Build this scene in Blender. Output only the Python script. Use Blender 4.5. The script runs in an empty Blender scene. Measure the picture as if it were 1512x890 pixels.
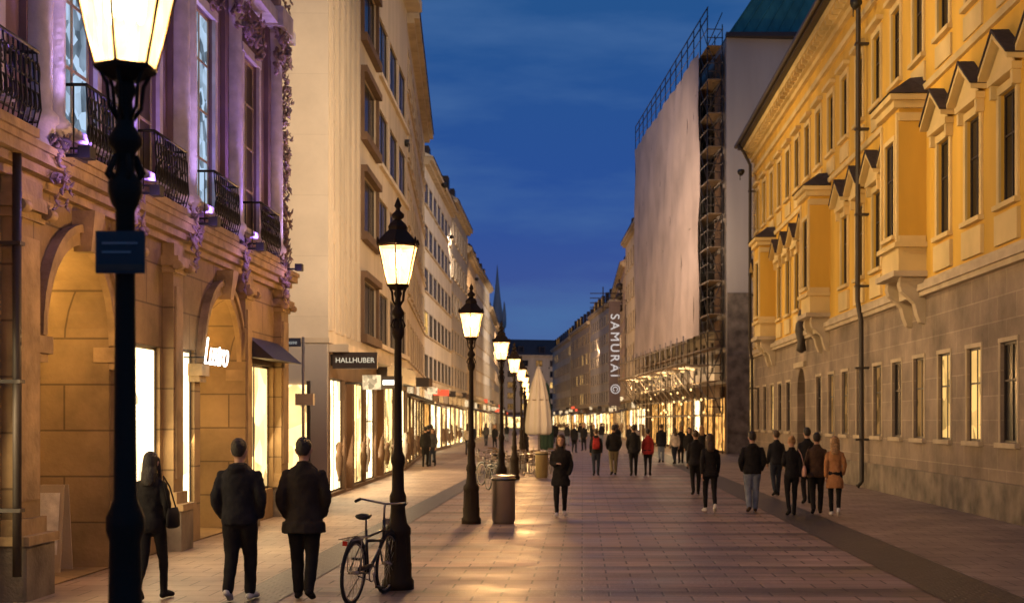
import bpy, bmesh, math, random
from mathutils import Vector, Matrix
random.seed(7)
scene=bpy.context.scene
COL=scene.collection
R=random.random
def U(a,b): return random.uniform(a,b)

# ------------------------------------------------------------------ materials
MC={}
def newmat(name):
    m=bpy.data.materials.new(name); m.use_nodes=True
    nt=m.node_tree; b=nt.nodes['Principled BSDF']
    return m,nt,b
def N(nt,t,**k):
    n=nt.nodes.new(t)
    for a,v in k.items(): setattr(n,a,v)
    return n
def coords(nt,mode='obj'):
    tc=N(nt,'ShaderNodeTexCoord')
    if mode=='obj': return tc.outputs['Object']
    sp=N(nt,'ShaderNodeSeparateXYZ'); nt.links.new(tc.outputs['Object'],sp.inputs[0])
    cb=N(nt,'ShaderNodeCombineXYZ')
    if mode=='wall':
        ad=N(nt,'ShaderNodeMath',operation='ADD'); nt.links.new(sp.outputs[0],ad.inputs[0]); nt.links.new(sp.outputs[1],ad.inputs[1])
        nt.links.new(ad.outputs[0],cb.inputs[0]); nt.links.new(sp.outputs[2],cb.inputs[1])
    else:
        nt.links.new(sp.outputs[0],cb.inputs[0]); nt.links.new(sp.outputs[1],cb.inputs[1])
    return cb.outputs[0]
def scalecol(nt,a,fac):
    vm=N(nt,'ShaderNodeVectorMath',operation='SCALE')
    if isinstance(a,tuple): vm.inputs[0].default_value=a[:3]
    else: nt.links.new(a,vm.inputs[0])
    nt.links.new(fac,vm.inputs['Scale'])
    return vm.outputs[0]
def mulcol(nt,a,fac_out,lo,hi,f0=.3,f1=.7):
    mr=N(nt,'ShaderNodeMapRange'); nt.links.new(fac_out,mr.inputs[0])
    mr.inputs[1].default_value=f0; mr.inputs[2].default_value=f1
    mr.inputs[3].default_value=lo; mr.inputs[4].default_value=hi
    return scalecol(nt,a,mr.outputs[0])
def mat(name,c,rough=.8,var=.18,scale=1.2,bump=.15,bs=25,metal=0,spec=.4,streak=False):
    if name in MC: return MC[name]
    m,nt,b=newmat(name); v=coords(nt)
    n1=N(nt,'ShaderNodeTexNoise'); n1.inputs['Scale'].default_value=scale; n1.inputs['Detail'].default_value=6
    if streak:
        mp=N(nt,'ShaderNodeMapping'); mp.inputs['Scale'].default_value=(1.6,1.6,.25); nt.links.new(v,mp.inputs[0]); nt.links.new(mp.outputs[0],n1.inputs['Vector'])
    else: nt.links.new(v,n1.inputs['Vector'])
    o=mulcol(nt,tuple(c),n1.outputs['Fac'],1-var,1+var)
    nt.links.new(o,b.inputs['Base Color'])
    b.inputs['Roughness'].default_value=rough; b.inputs['Metallic'].default_value=metal
    b.inputs['Specular IOR Level'].default_value=spec
    if bump>0:
        n2=N(nt,'ShaderNodeTexNoise'); n2.inputs['Scale'].default_value=bs; n2.inputs['Detail'].default_value=4
        nt.links.new(v,n2.inputs['Vector'])
        bp=N(nt,'ShaderNodeBump'); bp.inputs['Strength'].default_value=bump; bp.inputs['Distance'].default_value=.03
        nt.links.new(n2.outputs['Fac'],bp.inputs['Height']); nt.links.new(bp.outputs[0],b.inputs['Normal'])
    MC[name]=m; return m
def blockmat(name,c1,c2,mortar,bw,bh,mode='wall',ms=.012,rough=.8,bump=.5,stain=.25,offset=.5,rowvar=False,spec=.4):
    m,nt,b=newmat(name); v=coords(nt,mode)
    br=N(nt,'ShaderNodeTexBrick'); nt.links.new(v,br.inputs['Vector'])
    br.inputs['Scale'].default_value=1; br.inputs['Brick Width'].default_value=bw; br.inputs['Row Height'].default_value=bh
    br.inputs['Mortar Size'].default_value=ms; br.inputs['Mortar Smooth'].default_value=.2; br.offset=offset
    br.inputs['Color1'].default_value=(*c1,1); br.inputs['Color2'].default_value=(*c2,1); br.inputs['Mortar'].default_value=(*mortar,1)
    n1=N(nt,'ShaderNodeTexNoise'); n1.inputs['Scale'].default_value=.7; n1.inputs['Detail'].default_value=8; n1.inputs['Roughness'].default_value=.65
    nt.links.new(coords(nt),n1.inputs['Vector'])
    o=mulcol(nt,br.outputs['Color'],n1.outputs['Fac'],1-stain,1+stain)
    if rowvar:
        mp=N(nt,'ShaderNodeMapping'); mp.inputs['Scale'].default_value=(.11,.8,1); nt.links.new(v,mp.inputs[0])
        n3=N(nt,'ShaderNodeTexNoise'); n3.inputs['Scale'].default_value=1; n3.inputs['Detail'].default_value=7; n3.inputs['Roughness'].default_value=.7
        nt.links.new(mp.outputs[0],n3.inputs['Vector'])
        o=mulcol(nt,o,n3.outputs['Fac'],.35,1.5)
        # darker bands in the paving colour across the street about every three metres
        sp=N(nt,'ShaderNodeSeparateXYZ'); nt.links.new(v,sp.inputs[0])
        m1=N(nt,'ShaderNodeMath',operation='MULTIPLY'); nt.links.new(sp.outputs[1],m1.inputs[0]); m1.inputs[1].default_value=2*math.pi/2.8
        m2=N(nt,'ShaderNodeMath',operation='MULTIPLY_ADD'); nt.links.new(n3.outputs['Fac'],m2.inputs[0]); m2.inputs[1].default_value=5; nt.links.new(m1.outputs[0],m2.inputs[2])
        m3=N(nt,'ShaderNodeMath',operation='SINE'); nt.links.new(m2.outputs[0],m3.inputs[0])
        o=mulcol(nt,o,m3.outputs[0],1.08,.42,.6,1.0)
    nt.links.new(o,b.inputs['Base Color'])
    n2=N(nt,'ShaderNodeTexNoise'); n2.inputs['Scale'].default_value=18; n2.inputs['Detail'].default_value=5
    nt.links.new(coords(nt),n2.inputs['Vector'])
    ad=N(nt,'ShaderNodeMath',operation='MULTIPLY_ADD'); nt.links.new(br.outputs['Fac'],ad.inputs[0]); ad.inputs[1].default_value=-1
    sc=N(nt,'ShaderNodeMath',operation='MULTIPLY'); nt.links.new(n2.outputs['Fac'],sc.inputs[0]); sc.inputs[1].default_value=.6
    nt.links.new(sc.outputs[0],ad.inputs[2])
    bp=N(nt,'ShaderNodeBump'); bp.inputs['Strength'].default_value=bump; bp.inputs['Distance'].default_value=.02
    nt.links.new(ad.outputs[0],bp.inputs['Height']); nt.links.new(bp.outputs[0],b.inputs['Normal'])
    if rowvar:
        mr=N(nt,'ShaderNodeMapRange'); nt.links.new(n1.outputs['Fac'],mr.inputs[0]); mr.inputs[1].default_value=.3; mr.inputs[2].default_value=.7
        mr.inputs[3].default_value=rough-.12; mr.inputs[4].default_value=rough+.18
        nt.links.new(mr.outputs[0],b.inputs['Roughness'])
    else: b.inputs['Roughness'].default_value=rough
    b.inputs['Specular IOR Level'].default_value=spec
    MC[name]=m; return m
def emis(name,c,s,var=0,scale=1.5,lo=.3):
    if name in MC: return MC[name]
    m=bpy.data.materials.new(name); m.use_nodes=True; nt=m.node_tree; nt.nodes.clear()
    out=N(nt,'ShaderNodeOutputMaterial'); e=N(nt,'ShaderNodeEmission'); e.inputs[0].default_value=(*c,1); e.inputs[1].default_value=s
    if var:
        v=coords(nt)
        n=N(nt,'ShaderNodeTexNoise'); n.inputs['Scale'].default_value=scale; n.inputs['Detail'].default_value=3; nt.links.new(v,n.inputs['Vector'])
        vo=N(nt,'ShaderNodeTexVoronoi'); vo.inputs['Scale'].default_value=scale*2.2; nt.links.new(v,vo.inputs['Vector'])
        sp=N(nt,'ShaderNodeSeparateColor'); nt.links.new(vo.outputs['Color'],sp.inputs[0])
        av=N(nt,'ShaderNodeMath',operation='ADD'); nt.links.new(n.outputs['Fac'],av.inputs[0]); nt.links.new(sp.outputs[0],av.inputs[1])
        mr=N(nt,'ShaderNodeMapRange'); nt.links.new(av.outputs[0],mr.inputs[0]); mr.inputs[1].default_value=.5; mr.inputs[2].default_value=1.3
        mr.inputs[3].default_value=lo*s; mr.inputs[4].default_value=s; nt.links.new(mr.outputs[0],e.inputs[1])
    nt.links.new(e.outputs[0],out.inputs[0]); MC[name]=m; return m
def lampglass():
    m=bpy.data.materials.new('lamp_glass'); m.use_nodes=True; nt=m.node_tree; nt.nodes.clear()
    out=N(nt,'ShaderNodeOutputMaterial'); e=N(nt,'ShaderNodeEmission')
    tc=N(nt,'ShaderNodeTexCoord'); n=N(nt,'ShaderNodeTexNoise'); n.inputs['Scale'].default_value=5; nt.links.new(tc.outputs['Object'],n.inputs['Vector'])
    mr=N(nt,'ShaderNodeMapRange'); nt.links.new(n.outputs['Fac'],mr.inputs[0]); mr.inputs[1].default_value=.3; mr.inputs[2].default_value=.7; mr.inputs[3].default_value=1.4; mr.inputs[4].default_value=3.2
    nt.links.new(mr.outputs[0],e.inputs[1])
    e.inputs[0].default_value=(1,.58,.20,1)
    t=N(nt,'ShaderNodeBsdfTransparent'); t.inputs[0].default_value=(.95,.9,.8,1)
    a=N(nt,'ShaderNodeAddShader'); nt.links.new(e.outputs[0],a.inputs[0]); nt.links.new(t.outputs[0],a.inputs[1]); nt.links.new(a.outputs[0],out.inputs[0])
    return m
M_glass=mat('window_glass_dark',(.012,.012,.014),rough=.22,var=.5,scale=.8,bump=.03,bs=1.5,spec=.2)
M_glass2=mat('window_glass_dim',(.05,.035,.025),rough=.3,var=.5,scale=1.5,bump=.03,bs=1.5,spec=.25)
M_lit=emis('window_lit_warm',(1,.57,.17),1.3,1,.9)
M_lit2=emis('window_lit_dim',(1,.5,.15),.3,1,.9)
M_litb=emis('window_lit_cool',(.55,.75,1),.9,1,2,.15)
M_shopw=emis('shop_light_warm',(1,.64,.24),3.4,1,.9,.15)
M_shopc=emis('shop_light_cream',(1,.76,.40),5.0,1,.8,.3)
M_shopo=emis('shop_light_amber',(1,.46,.11),1.7,1,1.1,.15)
M_signw=emis('sign_light_warm',(1,.72,.4),1.3,1,3)
M_signr=emis('sign_light_red',(1,.12,.05),1.2)
M_white=emis('sign_light_white',(1,.93,.8),3)
M_neon=emis('neon_white',(1,.93,.82),7)
M_dark=mat('dark_metal',(.015,.014,.013),rough=.5,bump=.1,spec=.35)
M_iron=mat('cast_iron',(.028,.018,.010),rough=.65,bump=.25,bs=60,spec=.15)
M_frame=mat('window_frame_dark',(.04,.03,.024),rough=.5)
M_framew=mat('window_frame_cream',(.40,.33,.24),rough=.5)
M_yel=mat('ochre_plaster',(.60,.365,.055),var=.2,scale=.5,bump=.12,streak=True)
M_yel2=mat('ochre_plaster_pale',(.58,.44,.20),var=.2,scale=.7,bump=.12)
M_trim=mat('pale_stone_trim',(.42,.34,.235),var=.2,scale=1.5,bump=.2)
M_stone=blockmat('ashlar_grey_stone',(.235,.18,.135),(.19,.145,.11),(.30,.24,.18),1.25,.5,stain=.45,ms=.014)
M_plinth=mat('plinth_stone',(.16,.13,.10),var=.5,scale=2,bump=.4)
M_sand=blockmat('sandstone_blocks',(.30,.205,.10),(.275,.187,.092),(.14,.095,.05),1.5,.62,stain=.4,ms=.014)
M_sand2=mat('sandstone_carved',(.31,.215,.11),var=.35,scale=3,bump=.5,bs=14)
M_mauve=mat('mauve_plaster',(.17,.11,.14),var=.25,scale=1.2,bump=.2)
M_pale=mat('pale_stucco',(.50,.46,.54),var=.2,scale=4,bump=.3,bs=14)
M_orn=mat('stucco_ornament',(.23,.16,.17),var=.35,scale=8,bump=.4)
M_beige=blockmat('beige_cladding',(.55,.47,.36),(.535,.457,.35),(.46,.39,.30),3.1,1.55,stain=.12,ms=.008,bump=.1,offset=0)
M_beige2=mat('beige_fins',(.45,.375,.275),var=.14,scale=.8,bump=.1,streak=True)
M_brown=mat('brown_panel',(.12,.072,.042),var=.25)
M_net=mat('scaffold_netting',(.50,.41,.37),var=.2,scale=.35,bump=.6,bs=1.3,rough=.9)
M_wallw=mat('grey_white_render',(.38,.34,.30),var=.18,scale=.3,bump=.1,streak=True)
M_copper=mat('green_copper_roof',(.05,.20,.17),var=.3,scale=1,rough=.6,streak=True)
M_roof=mat('dark_roof_tiles',(.04,.03,.03),var=.3,scale=3,bump=.6,bs=8)
M_steel=mat('galvanised_steel',(.30,.26,.22),rough=.4,metal=.5,var=.2)
M_wood=mat('scaffold_planks',(.22,.15,.09),var=.3,scale=4)
M_door=mat('oak_door',(.08,.045,.022),var=.3,scale=5,rough=.5)
M_inner=mat('warm_interior_plaster',(.56,.38,.14),var=.12)
M_canvas=mat('parasol_canvas',(.52,.48,.43),var=.06,scale=1,bump=.1,bs=8)
TW=[mat('town_plaster_%s'%n,c,var=.18,scale=.5,streak=True) for n,c in [('cream',(.48,.39,.27)),('grey',(.34,.31,.28)),('tan',(.40,.30,.19)),('white',(.58,.54,.48)),('rose',(.38,.27,.2))]]

# ------------------------------------------------------------------ mesh builder
class MB:
    def __init__(s): s.v=[];s.f=[];s.mi=[];s.sm=[];s.mats=[]
    def m(s,mt):
        if mt not in s.mats: s.mats.append(mt)
        return s.mats.index(mt)
    def face(s,pts,mt,smooth=False):
        b=len(s.v); s.v+= [tuple(p) for p in pts]; s.f.append(tuple(range(b,b+len(pts)))); s.mi.append(s.m(mt)); s.sm.append(smooth)
    def hexa(s,p,mt):
        b=len(s.v); s.v+=[tuple(q) for q in p]; k=s.m(mt)
        for q in ((0,3,2,1),(4,5,6,7),(0,1,5,4),(1,2,6,5),(2,3,7,6),(3,0,4,7)):
            s.f.append(tuple(b+i for i in q)); s.mi.append(k); s.sm.append(False)
    def box(s,x0,x1,y0,y1,z0,z1,mt):
        s.hexa([(x0,y0,z0),(x1,y0,z0),(x1,y1,z0),(x0,y1,z0),(x0,y0,z1),(x1,y0,z1),(x1,y1,z1),(x0,y1,z1)],mt)
    def fbox(s,fr,u0,u1,d0,d1,z0,z1,mt):
        P=fr.P
        s.hexa([P(u0,d0,z0),P(u1,d0,z0),P(u1,d1,z0),P(u0,d1,z0),P(u0,d0,z1),P(u1,d0,z1),P(u1,d1,z1),P(u0,d1,z1)],mt)
    def grid(s,rings,mt,closed=True,smooth=True,cap=True):
        b=len(s.v); n=len(rings[0]); k=s.m(mt)
        for r in rings: s.v+=[tuple(p) for p in r]
        for i in range(len(rings)-1):
            for j in range(n if closed else n-1):
                j2=(j+1)%n
                s.f.append((b+i*n+j,b+i*n+j2,b+(i+1)*n+j2,b+(i+1)*n+j)); s.mi.append(k); s.sm.append(smooth)
        if cap and closed:
            s.f.append(tuple(b+j for j in reversed(range(n)))); s.mi.append(k); s.sm.append(False)
            s.f.append(tuple(b+(len(rings)-1)*n+j for j in range(n))); s.mi.append(k); s.sm.append(False)
    def lathe(s,cx,cy,prof,mt,seg=16,smooth=True,rot=0):
        s.grid([[(cx+r*math.cos(rot+2*math.pi*j/seg),cy+r*math.sin(rot+2*math.pi*j/seg),z) for j in range(seg)] for r,z in prof],mt,smooth=smooth)
    def tube(s,pts,rad,mt,seg=8,smooth=True,closed=False):
        pts=[Vector(p) for p in pts]; n=len(pts)
        if not isinstance(rad,(list,tuple)): rad=[rad]*n
        rings=[]
        prev=None
        for i,p in enumerate(pts):
            if closed: t=(pts[(i+1)%n]-pts[i-1]).normalized()
            else: t=(pts[min(i+1,n-1)]-pts[max(i-1,0)]).normalized()
            if prev is None:
                a=Vector((0,0,1)) if abs(t.z)<.9 else Vector((1,0,0))
                sd=t.cross(a).normalized()
            else: sd=(prev-t*prev.dot(t)).normalized()
            prev=sd; up=t.cross(sd); r=rad[i]
            rr=r if isinstance(r,(tuple,list)) else (r,r)
            rings.append([p+sd*rr[0]*math.cos(2*math.pi*j/seg)+up*rr[1]*math.sin(2*math.pi*j/seg) for j in range(seg)])
        if closed: rings.append(rings[0])
        s.grid(rings,mt,smooth=smooth,cap=not closed)
    def build(s,name,parent=None,loc=None):
        me=bpy.data.meshes.new(name); me.from_pydata(s.v,[],s.f)
        for m_ in s.mats: me.materials.append(m_)
        me.polygons.foreach_set('material_index',s.mi); me.polygons.foreach_set('use_smooth',s.sm); me.update()
        o=bpy.data.objects.new(name,me); COL.objects.link(o)
        if parent: o.parent=parent
        if loc: o.location=loc
        return o
def empty(name,loc=(0,0,0),rz=0):
    e=bpy.data.objects.new(name,None); COL.objects.link(e); e.location=loc; e.rotation_euler=(0,0,rz); e.empty_display_size=.3; return e
class Fr:
    def __init__(s,x0,y0,x1,y1,side):
        s.o=Vector((x0,y0)); d=Vector((x1-x0,y1-y0)); s.L=d.length; s.u=d.normalized()
        s.n=Vector((s.u.y,-s.u.x)) if side=='L' else Vector((-s.u.y,s.u.x))
    def P(s,u,d,z):
        q=s.o+s.u*u+s.n*d; return (q.x,q.y,z)
def text(body,size,loc,rot,mt,name,parent=None,ext=.01,shear=0,align='CENTER',spacing=1,off=0):
    c=bpy.data.curves.new(name,'FONT'); c.body=body; c.size=size; c.extrude=ext; c.align_x=align; c.align_y='CENTER'; c.shear=shear; c.space_character=spacing; c.offset=off
    o=bpy.data.objects.new(name,c); COL.objects.link(o)
    bpy.context.view_layer.update()
    me=bpy.data.meshes.new_from_object(o.evaluated_get(bpy.context.evaluated_depsgraph_get()))
    bpy.data.objects.remove(o); me.materials.clear(); me.materials.append(mt)
    o=bpy.data.objects.new(name,me); COL.objects.link(o); o.location=loc; o.rotation_euler=rot
    if parent: o.parent=parent
    return o
def op(u0,u1,z0,z1,g=None,arch=False,fr=True,dep=None,bars=(1,1),fm=None):
    return dict(u0=u0,u1=u1,z0=z0,z1=z1,g=g,arch=arch,fr=fr,dep=dep,bars=bars,fm=fm)
def wall(mb,fr,u0,u1,z0,z1,ops,mt,depth=.25,fm=None,d=0,rev=None):
    ops=[o for o in ops if o['u0']>=u0-1e-6 and o['u1']<=u1+1e-6 and o['z0']>=z0-1e-6 and o['z1']<=z1+1e-6]
    us=sorted({u0,u1}|{round(o[k],4) for o in ops for k in('u0','u1')}); zs=sorted({z0,z1}|{round(o[k],4) for o in ops for k in('z0','z1')})
    for a,b in zip(us,us[1:]):
        for c,e in zip(zs,zs[1:]):
            mu,mz=(a+b)/2,(c+e)/2
            if any(o['u0']<mu<o['u1'] and o['z0']<mz<o['z1'] for o in ops): continue
            mb.face([fr.P(a,d,c),fr.P(b,d,c),fr.P(b,d,e),fr.P(a,d,e)],mt)
    for o in ops:
        a,b,c,e=o['u0'],o['u1'],o['z0'],o['z1']; dp=o['dep'] or depth; rm=rev or mt; D2=d-dp; P=fr.P
        if o['arch']:
            r=(b-a)/2; cu=(a+b)/2; sp=e-r; n=16
            arc=[(cu-r*math.cos(math.pi*i/n),sp+r*math.sin(math.pi*i/n)) for i in range(n+1)]
            for (p,q),(p2,q2) in zip(arc,arc[1:]):
                mb.face([P(p,d,q),P(p2,d,q2),P(p2,d,e),P(p,d,e)],mt)
                mb.face([P(p,d,q),P(p2,d,q2),P(p2,D2,q2),P(p,D2,q)],rm)
            if o['g']: mb.face([P(a,D2,c)]+[P(p,D2,q) for p,q in arc]+[P(b,D2,c)],o['g'])
            top=sp
        else:
            mb.face([P(a,d,e),P(b,d,e),P(b,D2,e),P(a,D2,e)],rm); top=e
            if o['g']: mb.face([P(a,D2,c),P(b,D2,c),P(b,D2,e),P(a,D2,e)],o['g'])
        mb.face([P(a,d,c),P(a,D2,c),P(a,D2,top),P(a,d,top)],rm); mb.face([P(b,d,c),P(b,D2,c),P(b,D2,top),P(b,d,top)],rm)
        mb.face([P(a,d,c),P(b,d,c),P(b,D2,c),P(a,D2,c)],rm)
        if o['fr']:
            F=o['fm'] or fm or M_frame; t=.05; d0=D2+.004; d1=D2+.025
            mb.fbox(fr,a,a+t,d0,d1,c,top,F); mb.fbox(fr,b-t,b,d0,d1,c,top,F)
            mb.fbox(fr,a+t,b-t,d0,d1,c,c+t,F)
            if not o['arch']: mb.fbox(fr,a+t,b-t,d0,d1,e-t,e,F)
            nv,nh=o['bars']
            for i in range(nv):
                uu=a+(b-a)*(i+1)/(nv+1); mb.fbox(fr,uu-.025,uu+.025,d0,d1-.003,c+t,top-t,F)
            for i in range(nh):
                zz=c+(top-c)*(i+1)/(nh+1)+ (.12*(top-c) if nh==1 else 0); mb.fbox(fr,a+t,b-t,d0,d1-.006,zz-.02,zz+.02,F)
def surround(mb,fr,a,b,c,e,mt,w=.13,pr=.04,sill=True):
    mb.fbox(fr,a-w,a,0,pr,c,e,mt); mb.fbox(fr,b,b+w,0,pr,c,e,mt); mb.fbox(fr,a-w,b+w,0,pr+.01,e,e+w,mt)
    if sill: mb.fbox(fr,a-w-.05,b+w+.05,0,pr+.08,c-.1,c,mt)
def shell(mb,fr,u0,u1,z1,dep,mt,mroof=None,rh=0,over=.4,near=None):
    P=fr.P
    mb.face([P(u0,0,0),P(u0,-dep,0),P(u0,-dep,z1),P(u0,0,z1)],near or mt); mb.face([P(u1,0,0),P(u1,-dep,0),P(u1,-dep,z1),P(u1,0,z1)],mt)
    mb.face([P(u0,-dep,0),P(u1,-dep,0),P(u1,-dep,z1),P(u0,-dep,z1)],mt)
    mb.face([P(u0,0,z1),P(u1,0,z1),P(u1,-dep,z1),P(u0,-dep,z1)],mroof or mt)
    if rh:
        m=mroof; h=dep/2
        mb.face([P(u0,over,z1+.02),P(u1,over,z1+.02),P(u1,-h,z1+rh),P(u0,-h,z1+rh)],m)
        mb.face([P(u0,-dep,z1+.02),P(u1,-dep,z1+.02),P(u1,-h,z1+rh),P(u0,-h,z1+rh)],m)
        mb.face([P(u0,over,z1+.02),P(u0,-h,z1+rh),P(u0,-dep,z1+.02)],mt); mb.face([P(u1,over,z1+.02),P(u1,-h,z1+rh),P(u1,-dep,z1+.02)],mt)
def light(kind,name,loc,energy,color,radius=.1,aim=None,spot=None,blend=.6,parent=None,size=None,sy=None):
    l=bpy.data.lights.new(name,kind); l.energy=energy; l.color=color
    if kind=='AREA':
        l.shape='RECTANGLE'; l.size=size; l.size_y=sy or size
    else: l.shadow_soft_size=radius
    if kind=='SPOT': l.spot_size=math.radians(spot); l.spot_blend=blend
    o=bpy.data.objects.new(name,l); COL.objects.link(o); o.location=loc
    if aim is not None: o.rotation_euler=(Vector(aim)-Vector(loc)).to_track_quat('-Z','Y').to_euler()
    if parent: o.parent=parent
    return o

# ------------------------------------------------------------------ ground
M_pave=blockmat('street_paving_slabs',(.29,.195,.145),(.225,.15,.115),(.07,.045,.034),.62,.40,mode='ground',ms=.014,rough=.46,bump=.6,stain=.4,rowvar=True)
M_cob=blockmat('dark_cobbles',(.07,.054,.045),(.045,.035,.03),(.02,.017,.015),.14,.14,mode='ground',ms=.014,rough=.45,bump=.9)
M_side=blockmat('sidewalk_slabs',(.33,.235,.165),(.27,.19,.135),(.09,.065,.045),.5,.5,mode='ground',ms=.01,rough=.5,bump=.4,stain=.4)
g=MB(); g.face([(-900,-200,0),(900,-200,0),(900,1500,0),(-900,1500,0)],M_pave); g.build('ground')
g=MB(); g.face([(-6.35,-5,.004),(-3.95,-5,.004),(-3.95,84,.004),(-6.35,84,.004)],M_side); g.face([(4.95,-5,.004),(8.3,-5,.004),(8.3,84,.004),(4.95,84,.004)],M_side); g.build('pavement')
g=MB()
g.face([(4.0,-5,.008),(4.95,-5,.008),(4.95,90,.008),(4.0,90,.008)],M_cob); g.face([(-3.95,-5,.008),(-3.35,-5,.008),(-3.35,90,.008),(-3.95,90,.008)],M_cob)
g.build('cobble_drainage_strip')

# ------------------------------------------------------------------ yellow palace (right)
fr=Fr(8.4,12,8.4,69,'R'); mb=MB()
dwin=[27.7-2.47*k for k in range(6,0,-1)]+[27.7+2.47*k for k in range(0,17)]
bays=[21.9,35.3,48.7,62.1]
ops=[]
doorD=54.0
for D in dwin:
    if D<13.5 or D>68.3: continue
    if abs(D-doorD)<1.9: continue
    gm=M_glass
    if abs(D-30.2)<.4 or abs(D-32.6)<.5: gm=M_lit
    elif abs(D-62.3)<.9: gm=M_lit
    elif R()<.12: gm=M_lit2
    ops.append(op(D-12-.55,D-12+.55,1.55,3.55,gm,bars=(1,1)))
ops.append(op(doorD-12-1.0,doorD-12+1.0,.02,4.0,M_lit2,arch=True,dep=.3,bars=(1,0)))
wall(mb,fr,0,57,0,5.1,ops,M_stone,.09)
for o in ops:
    if not o['arch']: surround(mb,fr,o['u0'],o['u1'],o['z0'],o['z1'],M_trim,.09,.02)
ops2=[]; k=0
for D in dwin:
    if D<13 or D>68.3: continue
    u=D-12
    near=min(abs(D-b) for b in bays)
    if near>1.3:
        ops2.append(op(u-.53,u+.53,6.3,8.5,M_glass if R()<.9 else M_lit2,fm=M_frame))
    ops2.append(op(u-.5,u+.5,11.0,12.95,M_glass,fm=M_frame))
wall(mb,fr,0,57,5.1,15.0,ops2,M_yel,.09)
for o in ops2:
    a,b=o['u0'],o['u1']
    surround(mb,fr,a,b,o['z0'],o['z1'],M_yel2,.17,.05)
    if o['z0']<7:
        mb.fbox(fr,a-.3,b+.3,0,.20,8.72,8.86,M_yel2)
        P=fr.P; c=(a+b)/2
        pts=[(a-.38,8.86),(b+.38,8.86),(c,9.42)]
        mb.face([P(u,.16,z) for u,z in pts],M_yel2)
        for s in (-1,1):
            e=(a-.45) if s<0 else (b+.45)
            mb.hexa([P(e,0,8.88),P(e,.34,8.88),P(c,.34,9.5),P(c,0,9.5),P(e,0,8.98),P(e,.34,8.98),P(c,.34,9.62),P(c,0,9.62)],M_yel2)
            mb.hexa([P(e,0,8.99),P(e,.37,8.99),P(c,.37,9.63),P(c,0,9.63),P(e,0,9.03),P(e,.37,9.03),P(c,.37,9.69),P(c,0,9.69)],M_roof)
        mb.fbox(fr,a-.22,b+.22,0,.08,5.5,6.1,M_yel2)
        for s in (a-.24,b+.1): mb.fbox(fr,s,s+.14,.002,.17,8.45,8.72,M_yel2)
    else:
        mb.fbox(fr,a-.27,b+.27,0,.2,13.2,13.32,M_yel2); mb.fbox(fr,a-.2,b+.2,0,.05,10.3,10.8,M_yel2)
mb.fbox(fr,0,57,0,.07,0,.75,M_plinth)
mb.fbox(fr,0,57,0,.16,5.02,5.14,M_trim); mb.fbox(fr,0,57,0,.22,5.14,5.3,M_trim); mb.fbox(fr,0,57,0,.07,5.3,5.42,M_trim)
mb.fbox(fr,0,57,0,.09,10.02,10.18,M_yel2)
mb.fbox(fr,0,57,0,.12,13.9,14.1,M_yel2)
for i,(d_,z0,z1) in enumerate([(.15,14.6,14.8),(.3,14.8,15.0),(.55,15.0,15.25)]): mb.fbox(fr,0,57,-.1,d_,z0,z1,M_yel2)
mb.fbox(fr,-.1,57.2,-.2,.78,15.25,15.38,M_frame)
mb.tube([fr.P(-.1,.85,15.42),fr.P(57.2,.85,15.42)],.1,M_frame,8)
u=.2
while u<57:
    mb.fbox(fr,u,u+.16,.12,.5,14.82,14.998,M_yel2); u+=.62
shell(mb,fr,0,57,15.3,14,M_yel,M_roof,6.5,over=.8)
for i in range(14):
    w=.55 if i%2 else .8; mb.fbox(fr,57-w,57.03,0,.05,5.5+i*.65,5.5+i*.65+.6,M_trim)
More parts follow.
